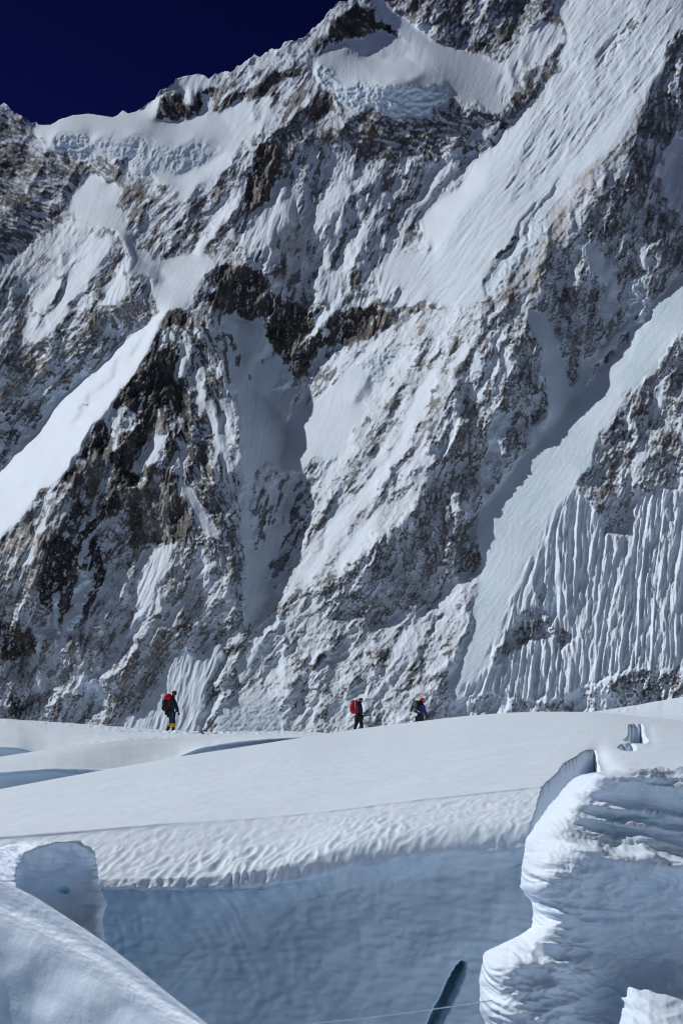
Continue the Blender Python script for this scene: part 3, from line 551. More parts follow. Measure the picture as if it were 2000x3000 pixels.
def build_main_field():
    px = np.arange(-520, 2521, 3.4)
    crest = rowarr([(-520,2400),(0,2312),(150,2284),(303,2256),(420,2236),(520,2217),(700,2190),(893,2159),(950,2150),(1000,2142),(1030,2139),(1100,2128),(1240,2112),(1350,2098),(1500,2087),(1560,2085),(1700,2085),(1760,2087),(2000,2111),(2520,2160)], px, 12)
    cY = rowarr([(-520,36),(0,39),(303,43),(520,46),(893,52),(1030,60),(1240,64),(1500,66),(1760,62),(2000,58),(2520,50)], px, 20)
    crease = rowarr([(-520,2480),(0,2462),(300,2437),(600,2408),(900,2385),(1200,2345),(1400,2322),(1590,2305),(1740,2285),(2000,2270),(2520,2250)], px, 34)
    lipb = rowarr([(-520,2640),(0,2620),(300,2604),(450,2606),(600,2602),(760,2596),(900,2584),(1000,2552),(1200,2520),(1400,2496),(1560,2478),(2520,2450)], px, 6) + 5 * fbm(px, px * 0, 50, 3, 9)
    roll = rowarr([(-520,2615),(0,2590),(300,2578),(600,2572),(800,2545),(1000,2482),(1200,2450),(1400,2428),(1560,2410),(2520,2390)], px, 10)
    crY = rowarr([(-520,24),(0,24.2),(1000,24.4),(1560,24.8),(2520,25)], px)
    lipY = rowarr([(-520,22.5),(300,22.5),(900,22.3),(1560,22.4),(2520,22.4)], px)
    wallY = rowarr([(-520,23.2),(300,23.1),(600,22.95),(900,22.6),(1050,22.5),(1200,22.5),(1560,22.5),(2520,22.5)], px, 12)
    hang = rowarr([(-520,1),(700,1),(950,.25),(1100,0),(2520,0)], px, 8)
    lean = rowarr([(-520,0),(600,0),(1300,.55),(2520,.55)], px, 20)
    rows = [(cst(3900, px), wallY - 2.6 - lean, 24), (cst(3050, px), wallY - .5 - lean, 70), (cst(2800, px), wallY - .25 - .5 * lean, 60),
            (lipb + 55, wallY, 16), (lipb + 6, wallY * 1.0, 4), (lipb + 2, lipY + .25 * hang, 3), (lipb - 2, lipY + .02, 12),
            (roll, lipY + .12 + .1 * (1 - hang), 50), (crease + 5, crY - .04, 3), (crease, crY, 3)]
    mid = (crease * .45 + crest * .55)
    rows += [(crease - 4, crY + .05, 48)]
    w_c, w_t = 1 / crY, 1 / cY
    wm = w_c * .45 + w_t * .55
    rows += [(mid - 3.5, 1 / wm, 60), (crest, cY, 3), (crest + 4, cY + 2.5, 3), (crest + 60, cY + 5, 1), (crest + 300, cY + 7, 1)]
    PY, Wt, key = sheet(px, rows)
    PX = np.broadcast_to(px, PY.shape).copy()
    # round the roll of the lip and the crest
    kk = np.broadcast_to(key[:, None], PY.shape)
    def soften(a, sig, w): return a * (1 - w) + blur_rows(a, sig) * w
    w = sstep(10.3, 10.8, kk) * (1 - sstep(11.3, 11.6, kk))
    PY = soften(PY, 12, w); Wt = soften(Wt, 12, w)
    hg = np.broadcast_to(hang, PY.shape)
    w = sstep(3.0, 4.2, kk) * (1 - sstep(7.0, 7.9, kk)) * (1 - hg)
    PY = soften(PY, 9, w); Wt = soften(Wt, 9, w)
    P = at(PX, PY, 1 / Wt)
    N = orient(grid_normals(P), P)
    ds = np.linalg.norm(np.diff(P, axis=0, prepend=P[:1]), axis=-1); s = np.cumsum(np.clip(ds, 0, .4), 0)
    X = P[..., 0]; s = s - s[np.searchsorted(key, 8.99)][None, :]       # metres up the surface from the crease
    d = np.zeros(PY.shape)
    # wind scallops on the lip: oblique short crests
    band = sstep(4.6, 6.2, kk) * (1 - sstep(8.3, 9.0, kk)) * (1 - (1 - hg) * (1 - sstep(6.3, 7.7, kk)) * .8)
    fade = np.clip((PY - crease[None]) / (roll - crease)[None], 0, 1.3) ** .8
    a1 = X * .95 - s * .32; b1 = X * .32 + s * .95
    wv = .05 * fbm(X, s, .5, 2, 71)
    sc = ridged(a1 * 2.4 + wv, b1 + wv * 2, .42, 1, 72) * .7 + .25 * ridged(X + wv, s * 1.6, .33, 1, 75)
    d += band * fade * .030 * (1 + .7 * fbm(X, s, 1.1, 2, 77)) * sc + band * fade * .004 * noise2(a1 / .06, b1 / .09, 73)
    d += band * .010 * fbm(X, s, .25, 3, 74)
    # small steps of the crease line, broken up
    cl = np.exp(-((kk - 8.9) / .12) ** 2); brk = sstep(-.1, .5, fbm(X, X * 0, 2.2, 3, 76) + .25)
    d -= .010 * cl * brk
    # wall: soft melt hollows, curved draped waves towards the left
    wall = 1 - sstep(4.0, 6.0, kk)
    Z = P[..., 2]
    bend = .45 * fbm(X, Z, 1.6, 2, 84)
    d += wall * (.032 * noise2(X / .42, (Z + bend * .3) / .34, 81) + .007 * noise2(X / .2, Z / .24, 82) + .07 * noise2(X / 1.8, Z / .9, 83))
    lw = wall * (1 - sstep(600, 1350, PX))
    d += lw * (.017 * noise2((X + .35 * np.sin(Z * 2.2) + bend) / .15, (Z) / .5, 85) + .020 * noise2(X / .2, Z / .13, 86))
    d += wall * sstep(750, 1400, PX) * .016 * noise2((X + bend) / .9, (Z * 1 + X * .12) / .12, 87)
    d += wall * (.012 * noise2(X / .20 + wv * 3, Z / .085, 88) + .010 * noise2(X / .11, Z / .07, 89) * sstep(-.3, .5, noise2(X / 1.3, Z / .7, 90)))
    # open field: faint sastrugi
    f = sstep(9.2, 10, kk) * (1 - .93 * sstep(11.5, 11.97, kk))
    Yw = P[..., 1]
    d += f * (.012 * fbm(X - .4 * Yw, Yw * .5, 1.6, 3, 91) + .05 * fbm(X, Yw, 9, 2, 92) + .004 * noise2(X / .25, Yw / .5, 93))
    gl = path_mask([(1700,2140),(1760,2150),(1780,2160)], PX, PY, 4) + path_mask([(1880,2108),(1940,2116)], PX, PY, 4) + path_mask([(1820,2215),(1865,2226)], PX, PY, 3)
    d += .02 * gl * noise2(PX / 5, PY / 2.5, 94)
    P = P + N * d[..., None]
    # holes and the side crevasse: drop the snow inside their rims
    jx = PX + 2.2 * fbm(PX, PY, 18, 3, 61); jy = PY + 1.2 * fbm(PX, PY, 18, 3, 62)
    h1 = in_poly([(1828,2167),(1838,2163),(1844,2152),(1846,2127),(1858,2125),(1876,2126),(1881,2150),(1893,2168),(1889,2173),(1858,2173)], PX + .15 * (jx - PX), jy)
    h2 = in_poly([(1811,2187),(1818,2181),(1849,2176),(1857,2183),(1860,2197),(1838,2198),(1818,2193)], PX + .15 * (jx - PX), jy)
    cr = in_poly([(1740,2192),(1722,2197),(1700,2212),(1690,2221),(1670,2232),(1652,2241),(1640,2258),(1620,2275),(1600,2288),(1592,2300),(1586,2330),(1576,2360),(1568,2390),(1558,2430),(1535,2560),(1900,2560),(1900,2400),(1800,2310),(1762,2275),(1752,2245),(1744,2225)], jx, jy)
    hm = blur(h1 * 1.0, .45) * 2.2 + blur(h2 * 1.0, .5) * .35
    P[..., 2] -= hm
    # scooped, sunlit right-hand side of each opening
    P[..., 2] -= .02 * path_mask([(1900,2140),(1908,2168)], PX, PY, 13)
    P[..., 2] -= .10 * np.clip(path_mask([(1750,2205),(1765,2235),(1800,2270)], PX, PY, 22), 0, 1)
    P[..., 2] -= 5.0 * blur(cr * 1.0, .45)
    # narrow slot in the wall
    jx = PX + 3.5 * fbm(PX, PY, 34, 4, 63, .65)
    sl = in_poly([(1352,2818),(1361,2826),(1358,2855),(1341,2895),(1322,2935),(1297,2985),(1275,3040),(1225,3060),(1258,2985),(1290,2920),(1315,2870),(1333,2835)], jx, PY)
    g = np.clip(((PX - 1240) + (PY - 3040) * .47 + 12) / 46, 0, 1)
    P[..., 1] += blur(sl * 1.0, .6) * (.12 + .75 * g)
    ice = wall * (.30 + .35 * sstep(700, 350, PX) + .12 * fbm(X, Z, .8, 3, 98)) + .35 * band * sstep(0.8, 1.2, fade) * sstep(900, 1100, PX)  # ice tint also paints shade on the wall's left and under the right lip
    ice = np.maximum(ice, np.where(cr | h1, .95, 0)); ice = np.maximum(ice, blur(sl * 1.0, 1) * 1.0)
    turq = .08 * wall * sstep(.35, .9, fbm(X, Z, .5, 3, 99)) + .12 * blur(sl * 1.0, 1)
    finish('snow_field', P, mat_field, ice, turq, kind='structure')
    SURF['main'] = (PX, PY, P)
def blur_rows(a, sig):
    r = int(sig * 2.5); k = np.exp(-.5 * (np.arange(-r, r + 1) / sig) ** 2); k /= k.sum()
    p = np.pad(a, ((r, r), (0, 0)), mode='edge'); o = 0
    for i, w in enumerate(k): o = o + w * p[i:i + a.shape[0]]
    return o
build_main_field()

def build_back_fields():
    px = np.arange(-600, 1300, 4.0)
    front = rowarr([(-600,2285),(0,2262),(60,2258),(150,2251),(250,2252),(303,2256),(380,2250),(450,2237),(520,2218),(545,2206),(590,2190),(650,2179),(700,2172),(800,2163),(893,2159),(1000,2156),(1300,2165)], px, 2) + .8 * fbm(px, px * 0, 40, 3, 3)
    fY = rowarr([(-600,42),(0,44),(303,46.5),(520,50),(893,54),(1300,58)], px, 20)
    backl = rowarr([(-600,2290),(0,2217),(95,2203),(200,2187),(357,2168),(500,2162),(700,2157),(900,2153),(1300,2164)], px, 8)
    rows = [(front + 150, fY - .1, 6), (front + 60, fY + .15, 14), (front + 12, fY + .5, 5), (front + 1, fY, 2), (front, fY + .1, 2), (front - 2, fY + .9, 26), (backl, fY + 5, 3), (backl + 5, fY + 6.5, 2), (backl + 200, fY + 8, 1)]
    PY, Wt, key = sheet(px, rows); PX = np.broadcast_to(px, PY.shape)
    P = at(PX, PY, 1 / Wt); N = orient(grid_normals(P), P); X, Y, Z = P[..., 0], P[..., 1], P[..., 2]
    kk = np.broadcast_to(key[:, None], PY.shape); top = sstep(5, 5.4, kk); wl = 1 - sstep(2.4, 3, kk)
    top = top * (1 - .9 * sstep(5.7, 6, kk))
    d = top * (.02 * fbm(X, Y * .6, 2, 3, 51) + .05 * fbm(X, Y, 7, 2, 52)) + wl * (.05 * noise2(X / 1.5, Z / .35, 53) + .03 * fbm(X, Z, .6, 3, 54))
    P = P + N * d[..., None]
    finish('snow_field', P, mat_field, wl * .3, kind='structure')
    # the ridge where the climbers walk
    px = np.arange(-600, 2600, 4.0)
    front = rowarr([(-600,2178),(0,2189),(60,2191),(95,2203),(130,2206),(200,2200),(357,2178),(500,2172),(700,2168),(900,2166),(1030,2172),(1240,2172),(1500,2160),(2600,2160)], px, 2)
    fY = rowarr([(-600,50),(0,51),(500,55),(900,58),(1300,66),(2600,68)], px, 20)
    skyl = rowarr([(-600,2088),(0,2105),(100,2112),(200,2118),(300,2125),(430,2135),(520,2140),(620,2144),(850,2142),(920,2144),(1000,2150),(1240,2150),(1400,2128),(1500,2105),(1700,2088),(1760,2082),(1850,2068),(2000,2041),(2200,2010),(2600,1970)], px, 5)
    skyl = skyl + 1.2 * fbm(px, px * 0, 45, 3, 8)
    sY = rowarr([(-600,64),(500,68),(900,72),(1240,84),(2000,84),(2600,84)], px, 20)
    rows = [(front + 150, fY, 4), (front + 40, fY + .15, 9), (front + 5, fY + .3, 3), (front, fY, 2), (front - 1, fY + .5, 44), (skyl, sY, 3), (skyl + 4, sY + 3, 2), (skyl + 200, sY + 7, 1)]
    PY, Wt, key = sheet(px, rows); PX = np.broadcast_to(px, PY.shape)
    kk = np.broadcast_to(key[:, None], PY.shape)
    P = at(PX, PY, 1 / Wt); N = orient(grid_normals(P), P); X, Y, Z = P[..., 0], P[..., 1], P[..., 2]
    top = sstep(4, 4.3, kk)
    tr = path_mask([(-200,2100),(0,2112),(100,2117),(260,2127),(430,2139),(525,2149),(600,2151),(720,2150),(900,2148)], PX, PY, 2.6) + .7 * path_mask([(200,2122),(360,2142),(430,2143)], PX, PY, 2) + path_mask([(1790,2090),(1850,2078),(1930,2062),(2000,2056),(2200,2030)], PX, PY, 2.2)
    wh = path_mask([(95,2200),(200,2186),(357,2168),(500,2162)], PX, PY, 2.5)
    top = top * (1 - .8 * sstep(4.7, 5, kk))
    d = top * (.02 * fbm(X, Y * .6, 2, 3, 55) + .06 * fbm(X, Y, 8, 2, 56)) + top * (tr + .5 * wh) * .17 * noise2(X / .22, Y / .5, 57)
    P = P + N * d[..., None]
    finish('snow_field', P, mat_field, (1 - sstep(2, 3, kk)) * .3, kind='structure')
    SURF['ridge'] = (PX, PY, P)
build_back_fields()

def build_serac():
    pys = np.arange(2262, 3440, 2.6)
    XL = np.interp(pys, [2262,2266,2275,2290,2310,2350,2390,2430,2460,2530,2600,2618,2640,2680,2720,2745,2765,2788,2796,2820,2870,2960,3000,3100,3440], [1757,1730,1690,1668,1650,1620,1590,1560,1540,1530,1526,1538,1556,1562,1556,1515,1470,1425,1417,1414,1404,1405,1422,1450,1450])
    XL = blur(XL[None], 1.2)[0] + 2.2 * fbm(pys, pys * 0, 34, 3, 21, .6)
    off = np.concatenate([np.linspace(-1, -.02, 26), [0.0], np.cumsum(np.linspace(.9, 3.2, 380))])
    scale = 1.0
    nr, nc = len(pys), len(off)
    neg = off < 0
    PY = np.repeat(pys[:, None], nc, 1)
    PX = XL[:, None] + np.where(neg, -off * 120, off * 1.02)[None, :]
    wrapY = np.where(neg, -off, 0)[None, :] * 4.0
    D = np.where(neg, 0, off)[None, :] + 0 * PY                   # px from the left outline
    ledge = np.interp(PX, [1500,1600,1660,1700,1800,1900,2000,2500], [2440,2448,2462,2478,2506,2517,2530,2560])
    rec = .8 * sstep(1590, 1800, PX)
    e = PY + 7 * fbm(PX, PY, 120, 3, 22) - (ledge - 2515)
    Yf = np.interp(e, [2240,2270,2300,2330,2360,2380,2410,2425,2450,2465,2490,2503,2514,2530,2570,2650,2750,2820,2870,2920,3000,3200,3500], [16.7,16.4,16.35,16.5,16.62,16.42,16.6,16.35,16.55,16.3,16.25,16.0,15.45,15.42,15.6,15.75,15.85,16.0,15.95,15.85,15.75,15.3,14.6])
    Y0 = np.interp(PY, [2262,2400,2515,2650,2800,2900,3000,3200,3500], [16.5,16.1,15.7,15.6,15.5,15.45,15.4,15.1,14.5])
    Yf = Y0 * (1 - rec) + Yf * rec
    rim = np.interp(PX, [1500,1760,1810,1850,1900,1950,2000,2500], [3160,2990,2925,2880,2848,2832,2830,2850])
    Yf = Yf - .0035 * np.clip(PY - rim, 0, 400) * sstep(1740, 1860, PX) - .35 * sstep(-50, 60, PY - rim + 8 * fbm(PX, PY, 60, 3, 33)) * sstep(1740, 1860, PX)
    Yf = Yf + 1.0 * np.exp(-D / 42) + .45 * np.exp(-D / 12) + wrapY
    # left shoulder on the lower tongue
    Yf = Yf + .35 * sstep(2700, 2780, PY) * (1 - sstep(2790, 2830, PY)) * np.exp(-D / 200)
    top = np.interp(PX, [1600,1757,1850,2000,2500], [2262,2262,2255,2252,2248])
    PY = PY + (top - 2262) * np.exp(-(PY - 2262) / 70)
    P = at(PX, PY, Yf)
    # the top runs back as a flat roof
    b = []
    for dy, dz in ((.25, .0), (1.2, -.06), (4, -.5), (7, -4)):
        q = P[0].copy(); q[:, 1] += dy; q[:, 0] *= 1 + dy / 16; q[:, 2] += dz; b.insert(0, q)
    Pt = np.concatenate([np.array(b), P], 0)
    def ext(a): return np.concatenate([np.repeat(a[:1], 4, 0), a], 0)
    PX, PY, D, recx = ext(PX), ext(PY), ext(D), ext(rec)
    P = Pt
    N = orient(grid_normals(P), P); X, Y, Z = P[..., 0], P[..., 1], P[..., 2]
    low = sstep(2500, 2560, PY); up = recx * (1 - sstep(2490, 2510, PY))
    wv = .05 * fbm(X, Z, .4, 2, 40)
    d = .05 * fbm(X, Z, .6, 2, 41) - .022 * ridged(X + wv, Z * 1.5 + wv, .34, 1, 42, .5) * (.35 + .65 * low)
    d += .016 * noise2((X + wv) / .30, (Z + wv) / .17, 45) * low
    d += .020 * ridged(X * .22 + wv, Z, .10, 2, 43) * (up + .4 * low * sstep(1650, 1800, PX)) + .012 * up * noise2(X / .12, Z / .07, 44) + .024 * ridged(X + wv * 2, Z * 1.7 + wv, .24, 2, 143, .45) * (low + .25 * up) + low * (1 - .6 * np.exp(-D / 60)) * .040 * ridged((X + wv) * .28, Z + .06 * np.sin(X * 3), .17, 2, 145, .5)
    lowt = sstep(2740, 2820, PY); d -= lowt * .022 * ridged(X + wv, Z + wv, .26, 1, 46)
    tp = 1 - sstep(2270, 2330, PY); d += tp * .012 * ridged(X, Z * .8 + Y * .1, .13, 2, 47)
    edge = np.exp(-D / 8); d = d * (1 - .5 * edge) * (1 - .5 * np.exp(-D / 70)) + .006 * noise2(X / .05, Z / .05, 48)
    d = np.where(PY > 2800, d * (1 - .6 * sstep(-40, 10, PY - np.interp(PX, [1500,1780,1830,1860,1900,1950,2000,2500], [3200,3010,2960,2915,2878,2862,2860,2880])) * sstep(1760, 1860, PX)), d)
    d = np.clip(d, -.12, .14)
    P = P + N * d[..., None]
    ice = up * (.16 + .25 * fbm(X * .3, Z, .25, 3, 49)) + .10 * low * sstep(60, 200, D)
    ice = np.maximum(ice, up * .95 * np.exp(-((PY - (2388 + 5 * noise2(PX / 60, PX * 0, 50))) / 5) ** 2) * sstep(1720, 1850, PX))
    turq = up * .25 * np.exp(-((PY - 2388) / 4) ** 2) * sstep(1780, 1850, PX)
    finish('serac', P, mat_near, ice, turq, label='big layered white serac with dimpled face rising at the lower right', category='serac')
    SURF['serac'] = (PX, PY, P)
build_serac()

def build_block():
    pys = np.arange(2468, 3000, 2.6)
    XR = np.interp(pys, [2468,2474,2482,2492,2505,2560,2600,2625,2640,2680,2700,2745,3000], [232,252,264,272,280,285,290,304,312,306,300,304,330])
    XR = blur(XR[None], 1.2)[0] + 2 * fbm(pys, pys * 0, 30, 3, 121, .6)
    off = np.concatenate([np.linspace(-1, -.02, 22), [0.0], np.arange(2.6, 800, 2.6)])
    neg = off < 0
    PY = np.repeat(pys[:, None], len(off), 1)
    PX = XR[:, None] - np.where(neg, -off * 70, off)[None, :]
    D = np.where(neg, 0, off)[None, :] + 0 * PY
    top = np.interp(PX, [-700,-200,0,20,60,130,230,300], [2560,2520,2492,2482,2474,2470,2468,2468])
    PY = PY + (top - 2468) * np.exp(-(PY - 2468) / 60)
    e = PY + 6 * fbm(PX, PY, 70, 3, 122)
    fr = sstep(35, 75, PX)
    bandb = np.interp(PX, [60,130,200,280], [2585,2570,2540,2530])
    Yf = np.interp(e - (bandb - 2560), [2440,2472,2500,2540,2560,2572,2620,2680,2750,3000], [18.3,17.95,18.05,18.45,18.62,18.58,18.3,18.1,17.7,16.6])
    Yl = np.interp(e, [2480,2560,2640,2800,3000], [18.5,18.2,18.2,18.0,17.2]) + .020 * np.clip(48 - PX, 0, 400)
    Yf = Yl * (1 - fr) + Yf * fr
    Yf = Yf + .35 * np.exp(-D / 9) + np.where(neg, -off, 0)[None, :] * 3
    P = at(PX, PY, Yf); b = []
    for dy, dz in ((.2, .0), (.9, -.03), (2.6, -.3), (3.2, -3)):
        q = P[0].copy(); q[:, 1] += dy; q[:, 0] *= 1 + dy / 18; q[:, 2] += dz; b.insert(0, q)
    ext = lambda a: np.concatenate([np.repeat(a[:1], 4, 0), a], 0)
    P = np.concatenate([np.array(b), P], 0); PX, PY, D = ext(PX), ext(PY), ext(D)
    N = orient(grid_normals(P), P); X, Y, Z = P[..., 0], P[..., 1], P[..., 2]
    d = .02 * fbm(X, Z, .4, 3, 123) + .012 * ridged(X * .4, Z, .1, 2, 124) * (PY < 2580) + .015 * noise2(X / .2, Z / .12, 125)
    hole = np.exp(-(((PX - 187) / 17) ** 2 + ((PY - 2604) / 10) ** 2) ** 2)
    d = np.clip(d, -.06, .07) - .09 * hole
    P = P + N * d[..., None]
    ice = .18 * sstep(2570, 2640, PY) + .3 * np.exp(-(((PX - 200) / 60) ** 2 + ((PY - 2625) / 35) ** 2)); turq = 1.0 * hole
    finish('ice_block', P, mat_near, ice, turq, label='square block of snowy ice with a small turquoise hollow, at the left', category='ice block')
build_block()

def build_bank():
    px = np.arange(-700, 1100, 3.0)
    l1 = rowarr([(-700,2330),(-300,2450),(0,2578),(50,2600),(100,2624),(200,2688),(300,2754),(400,2832),(500,2914),(630,3014),(800,3160),(1100,3460)], px, 5)
    l2 = rowarr([(-700,2400),(-300,2530),(0,2652),(80,2684),(180,2732),(280,2792),(400,2878),(500,2945),(630,3022),(800,3165),(1100,3465)], px, 5) + 1.5 * fbm(px, px * 0, 60, 3, 151)
    Y1 = rowarr([(-700,9.4),(0,8.4),(300,7.8),(630,7.1),(1100,6.4)], px, 20)
    dd = rowarr([(-700,.05),(0,.05),(300,.04),(500,.02),(630,.015),(1100,.01)], px, 8)
    rows = [(l2 + 900, Y1 * .945, 30), (l2 + 420, Y1 * .972, 90), (l2 + 120, Y1 * .988 - dd, 36), (l2 + 30, Y1 - dd - .03, 10), (l2, Y1 - dd, 24), (l1 + 4, Y1 - .015, 3), (l1, Y1 + .05, 4), (l1 + 8, Y1 + .35, 4), (l1 + 80, Y1 + .7, 4), (l1 + 900, Y1 + 1.0, 1)]
    PY, Wt, key = sheet(px, rows); PX = np.broadcast_to(px, PY.shape)
    kk = np.broadcast_to(key[:, None], PY.shape)
    w = 1 - sstep(3.3, 4.6, kk)
    PY = PY * (1 - w) + blur_rows(PY, 16) * w; Wt = Wt * (1 - w) + blur_rows(Wt, 16) * w
    P = at(PX, PY, 1 / Wt); N = orient(grid_normals(P), P); X, Y, Z = P[..., 0], P[..., 1], P[..., 2]
    low = 1 - sstep(2.3, 3, kk)
    d = low * (.03 * fbm(X, Z, .5, 2, 152) + .007 * noise2(X / .16, Z / .12, 153)) + (1 - low) * .0015 * fbm(X + Z, Z * 3, .06, 3, 154)
    d += .0004 * ridged(X * .6 + Z * .8, Z * .6 - X * .8, .035, 2, 155) * np.exp(-((kk - 3.6) / .8) ** 2)
    P = P + N * d[..., None]
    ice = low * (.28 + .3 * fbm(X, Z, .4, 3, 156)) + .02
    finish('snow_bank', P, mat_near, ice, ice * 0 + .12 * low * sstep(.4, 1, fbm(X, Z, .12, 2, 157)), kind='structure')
build_bank()

# ground the photographer stands on, and the glacier floor out to the foot of the face
def flat(name, x0, x1, y0, y1, z, nx, ny, amp, lam):
    xs = np.linspace(x0, x1, nx); ys = np.linspace(y0, y1, ny); X, Y = np.meshgrid(xs, ys)
    Z = z + amp * fbm(X, Y, lam, 4, 201)
    P = np.stack([X, Y, Z], -1)
    finish(name, P, mat_field, X * 0, kind='structure')
flat('glacier', -3500, 3500, -3000, 5200, -11, 140, 160, 1.0, 300)
def near_ground():
    xs = np.linspace(-60, 45, 240); ys = np.linspace(-70, 26, 240); X, Y = np.meshgrid(xs, ys)
    Z = -2.4 + .25 * fbm(X, Y, 8, 4, 201)
    pit = sstep(-7.4, -6.6, X) * sstep(2.6, 3.6, Y)  # snow left of the pit closes it, added unseen to shade its floor
    finish('snow_field', np.stack([X, Y, Z - 9 * pit], -1), mat_field, pit * .8, kind='structure')
near_ground()
# the other side of the valley, unseen behind the photographer: a sunlit snowy face added for bounce fill
def far_side():
    xs = np.linspace(-4500, 4500, 260); t = np.linspace(0, 1, 160)
    X, T = np.meshgrid(xs, t)
    top = 1500 + 350 * fbm(xs, xs * 0, 1500, 4, 301)
    Z = -20 + T * top[None, :]
    Y = -900 - T * 1700 - 150 * ridged(X, T * 1500, 900, 4, 302, .5) - .00002 * X ** 2 * -3
    me = mesh_from('mountain', np.stack([X, Y, Z], -1), grid_faces(*X.shape))
    n = fbm(X, T * 1500, 300, 5, 303, .6)
    for nm, a in (('snow', sstep(-.1, .2, n)), ('tone', .4 + n * .3), ('tan', .2 + 0 * n), ('ice', .05 + 0 * n), ('dust', .05 + 0 * n)): add_attr(me, nm, np.clip(a, 0, 1))
    link('mountain', me, [mat_mtn], kind='structure')
far_side()

# ------------------------------------------------------------------ ropes and climbers
def simple(name, col, rough=.7, spec=.3, var=.15, nscale=20):
    m, nt, bs = new_mat(name)
    n = tex_noise(nt, nscale, 4)
    nt.links.new(mixc(nt, ramp(nt, n, .3, .7), tuple(c * (1 - var) for c in col), tuple(min(1, c * (1 + var)) for c in col)), bs.inputs['Base Color'])
    bs.inputs['Roughness'].default_value = rough; bs.inputs['Specular IOR Level'].default_value = spec
    bump(nt, n, bs, .4, .01); return m
m_rope = simple('rope_white', (.75, .77, .80)); m_black = simple('black_fabric', (.012, .012, .014)); m_navy = simple('navy_fabric', (.012, .018, .05))
m_red = simple('red_nylon', (.42, .012, .015)); m_dred = simple('dark_red_wool', (.16, .01, .012)); m_yellow = simple('yellow_fabric', (.55, .38, .01))
m_skin = simple('skin', (.42, .25, .17)); m_indigo = simple('indigo_fabric', (.02, .018, .14)); m_orange = simple('orange_helmet', (.62, .07, .01), .4)
m_grey = simple('grey_green_fabric', (.20, .21, .17)); m_white = simple('white_webbing', (.7, .7, .72)); m_teal = simple('teal_webbing', (.02, .12, .15))
m_hair = simple('dark_hair', (.02, .015, .012)); m_boot = simple('dark_boot', (.015, .015, .03)); m_char = simple('charcoal_foam', (.035, .04, .045))
m_rubber = simple('red_rubber', (.5, .06, .04))

def tube(name, pts, rad, mat, seg=8, parent=None, **props):
    pts = [Vector(p) for p in pts]; V = []
    for i, p in enumerate(pts):
        t = (pts[min(i + 1, len(pts) - 1)] - pts[max(i - 1, 0)]).normalized()
        a = t.cross(Vector((0, 0, 1)) if abs(t.z) < .9 else Vector((0, 1, 0))).normalized(); b = t.cross(a)
        V.append([p + (a * math.cos(2 * math.pi * k / seg) + b * math.sin(2 * math.pi * k / seg)) * rad for k in range(seg)])
    V = np.array(V); n = len(pts)
    F = [(i * seg + k, i * seg + (k + 1) % seg, (i + 1) * seg + (k + 1) % seg, (i + 1) * seg + k) for i in range(n - 1) for k in range(seg)]
    return link(name, mesh_from(name, V, np.array(F)), [mat], parent, **props)
a = at(560., 3028., 11.0); b = at(1440., 2931., 14.9)
pts = [a * (1 - t) + b * t + np.array([0, 0, -.03 * math.sin(math.pi * t)]) for t in np.linspace(0, 1, 60)]
tube('rope', pts, .0055, m_rope, 8, None, label='thin white rope stretched across the bottom of the crevasse', category='rope')

def dg_mesh(o):
    dg = bpy.context.evaluated_depsgraph_get(); me = bpy.data.meshes.new_from_object(o.evaluated_get(dg))
    return me
def skin(name, joints, edges, mat, parent=None, sub=2, root=0, **props):
    """one smooth surface grown round a skeleton; joints: (x, y, z, rx, ry)"""
    me = bpy.data.meshes.new(name + '_sk'); me.from_pydata([j[:3] for j in joints], edges, []); me.update()
    o = bpy.data.objects.new(name + '_sk', me); COL.objects.link(o)
    m = o.modifiers.new('s', 'SKIN'); m.use_smooth_shade = True
    for i, v in enumerate(me.skin_vertices[0].data):
        v.radius = (joints[i][3], joints[i][4] if len(joints[i]) > 4 else joints[i][3]); v.use_root = (i == root)
    s = o.modifiers.new('b', 'SUBSURF'); s.levels = sub; s.render_levels = sub
    out = dg_mesh(o); out.name = name
    bpy.data.objects.remove(o); bpy.data.meshes.remove(me)
    out.materials.clear()
    return link(name, out, [mat], parent, **props)
def blob(name, c, r, mat, parent=None, taper=0, sq=1.0, seg=20, rings=14, cut=None, **props):
    V = []
    for i in range(rings + 1):
        a = math.pi * i / rings; z = math.cos(a); s = math.sin(a)
        if cut is not None and z < cut: z = cut; s = math.sqrt(max(0, 1 - cut * cut)) * (1 - max(0, (i / rings - math.acos(cut) / math.pi)) * 4 if i else 1); s = max(s, 0)
        for k in range(seg):
            b = 2 * math.pi * k / seg; cx, cy = math.cos(b), math.sin(b)
            e = 1 / sq
            px_ = math.copysign(abs(cx) ** e, cx) * (s ** e); py_ = math.copysign(abs(cy) ** e, cy) * (s ** e); pz_ = math.copysign(abs(z) ** e, z)
            t = 1 - taper * pz_
            V.append((c[0] + px_ * r[0] * t, c[1] + py_ * r[1] * t, c[2] + pz_ * r[2]))
    V = np.array(V)
    F = [(i * seg + k, i * seg + (k + 1) % seg, (i + 1) * seg + (k + 1) % seg, (i + 1) * seg + k) for i in range(rings) for k in range(seg)]
    o = link(name, mesh_from(name, V, np.array(F)), [mat], parent, **props)
    return o

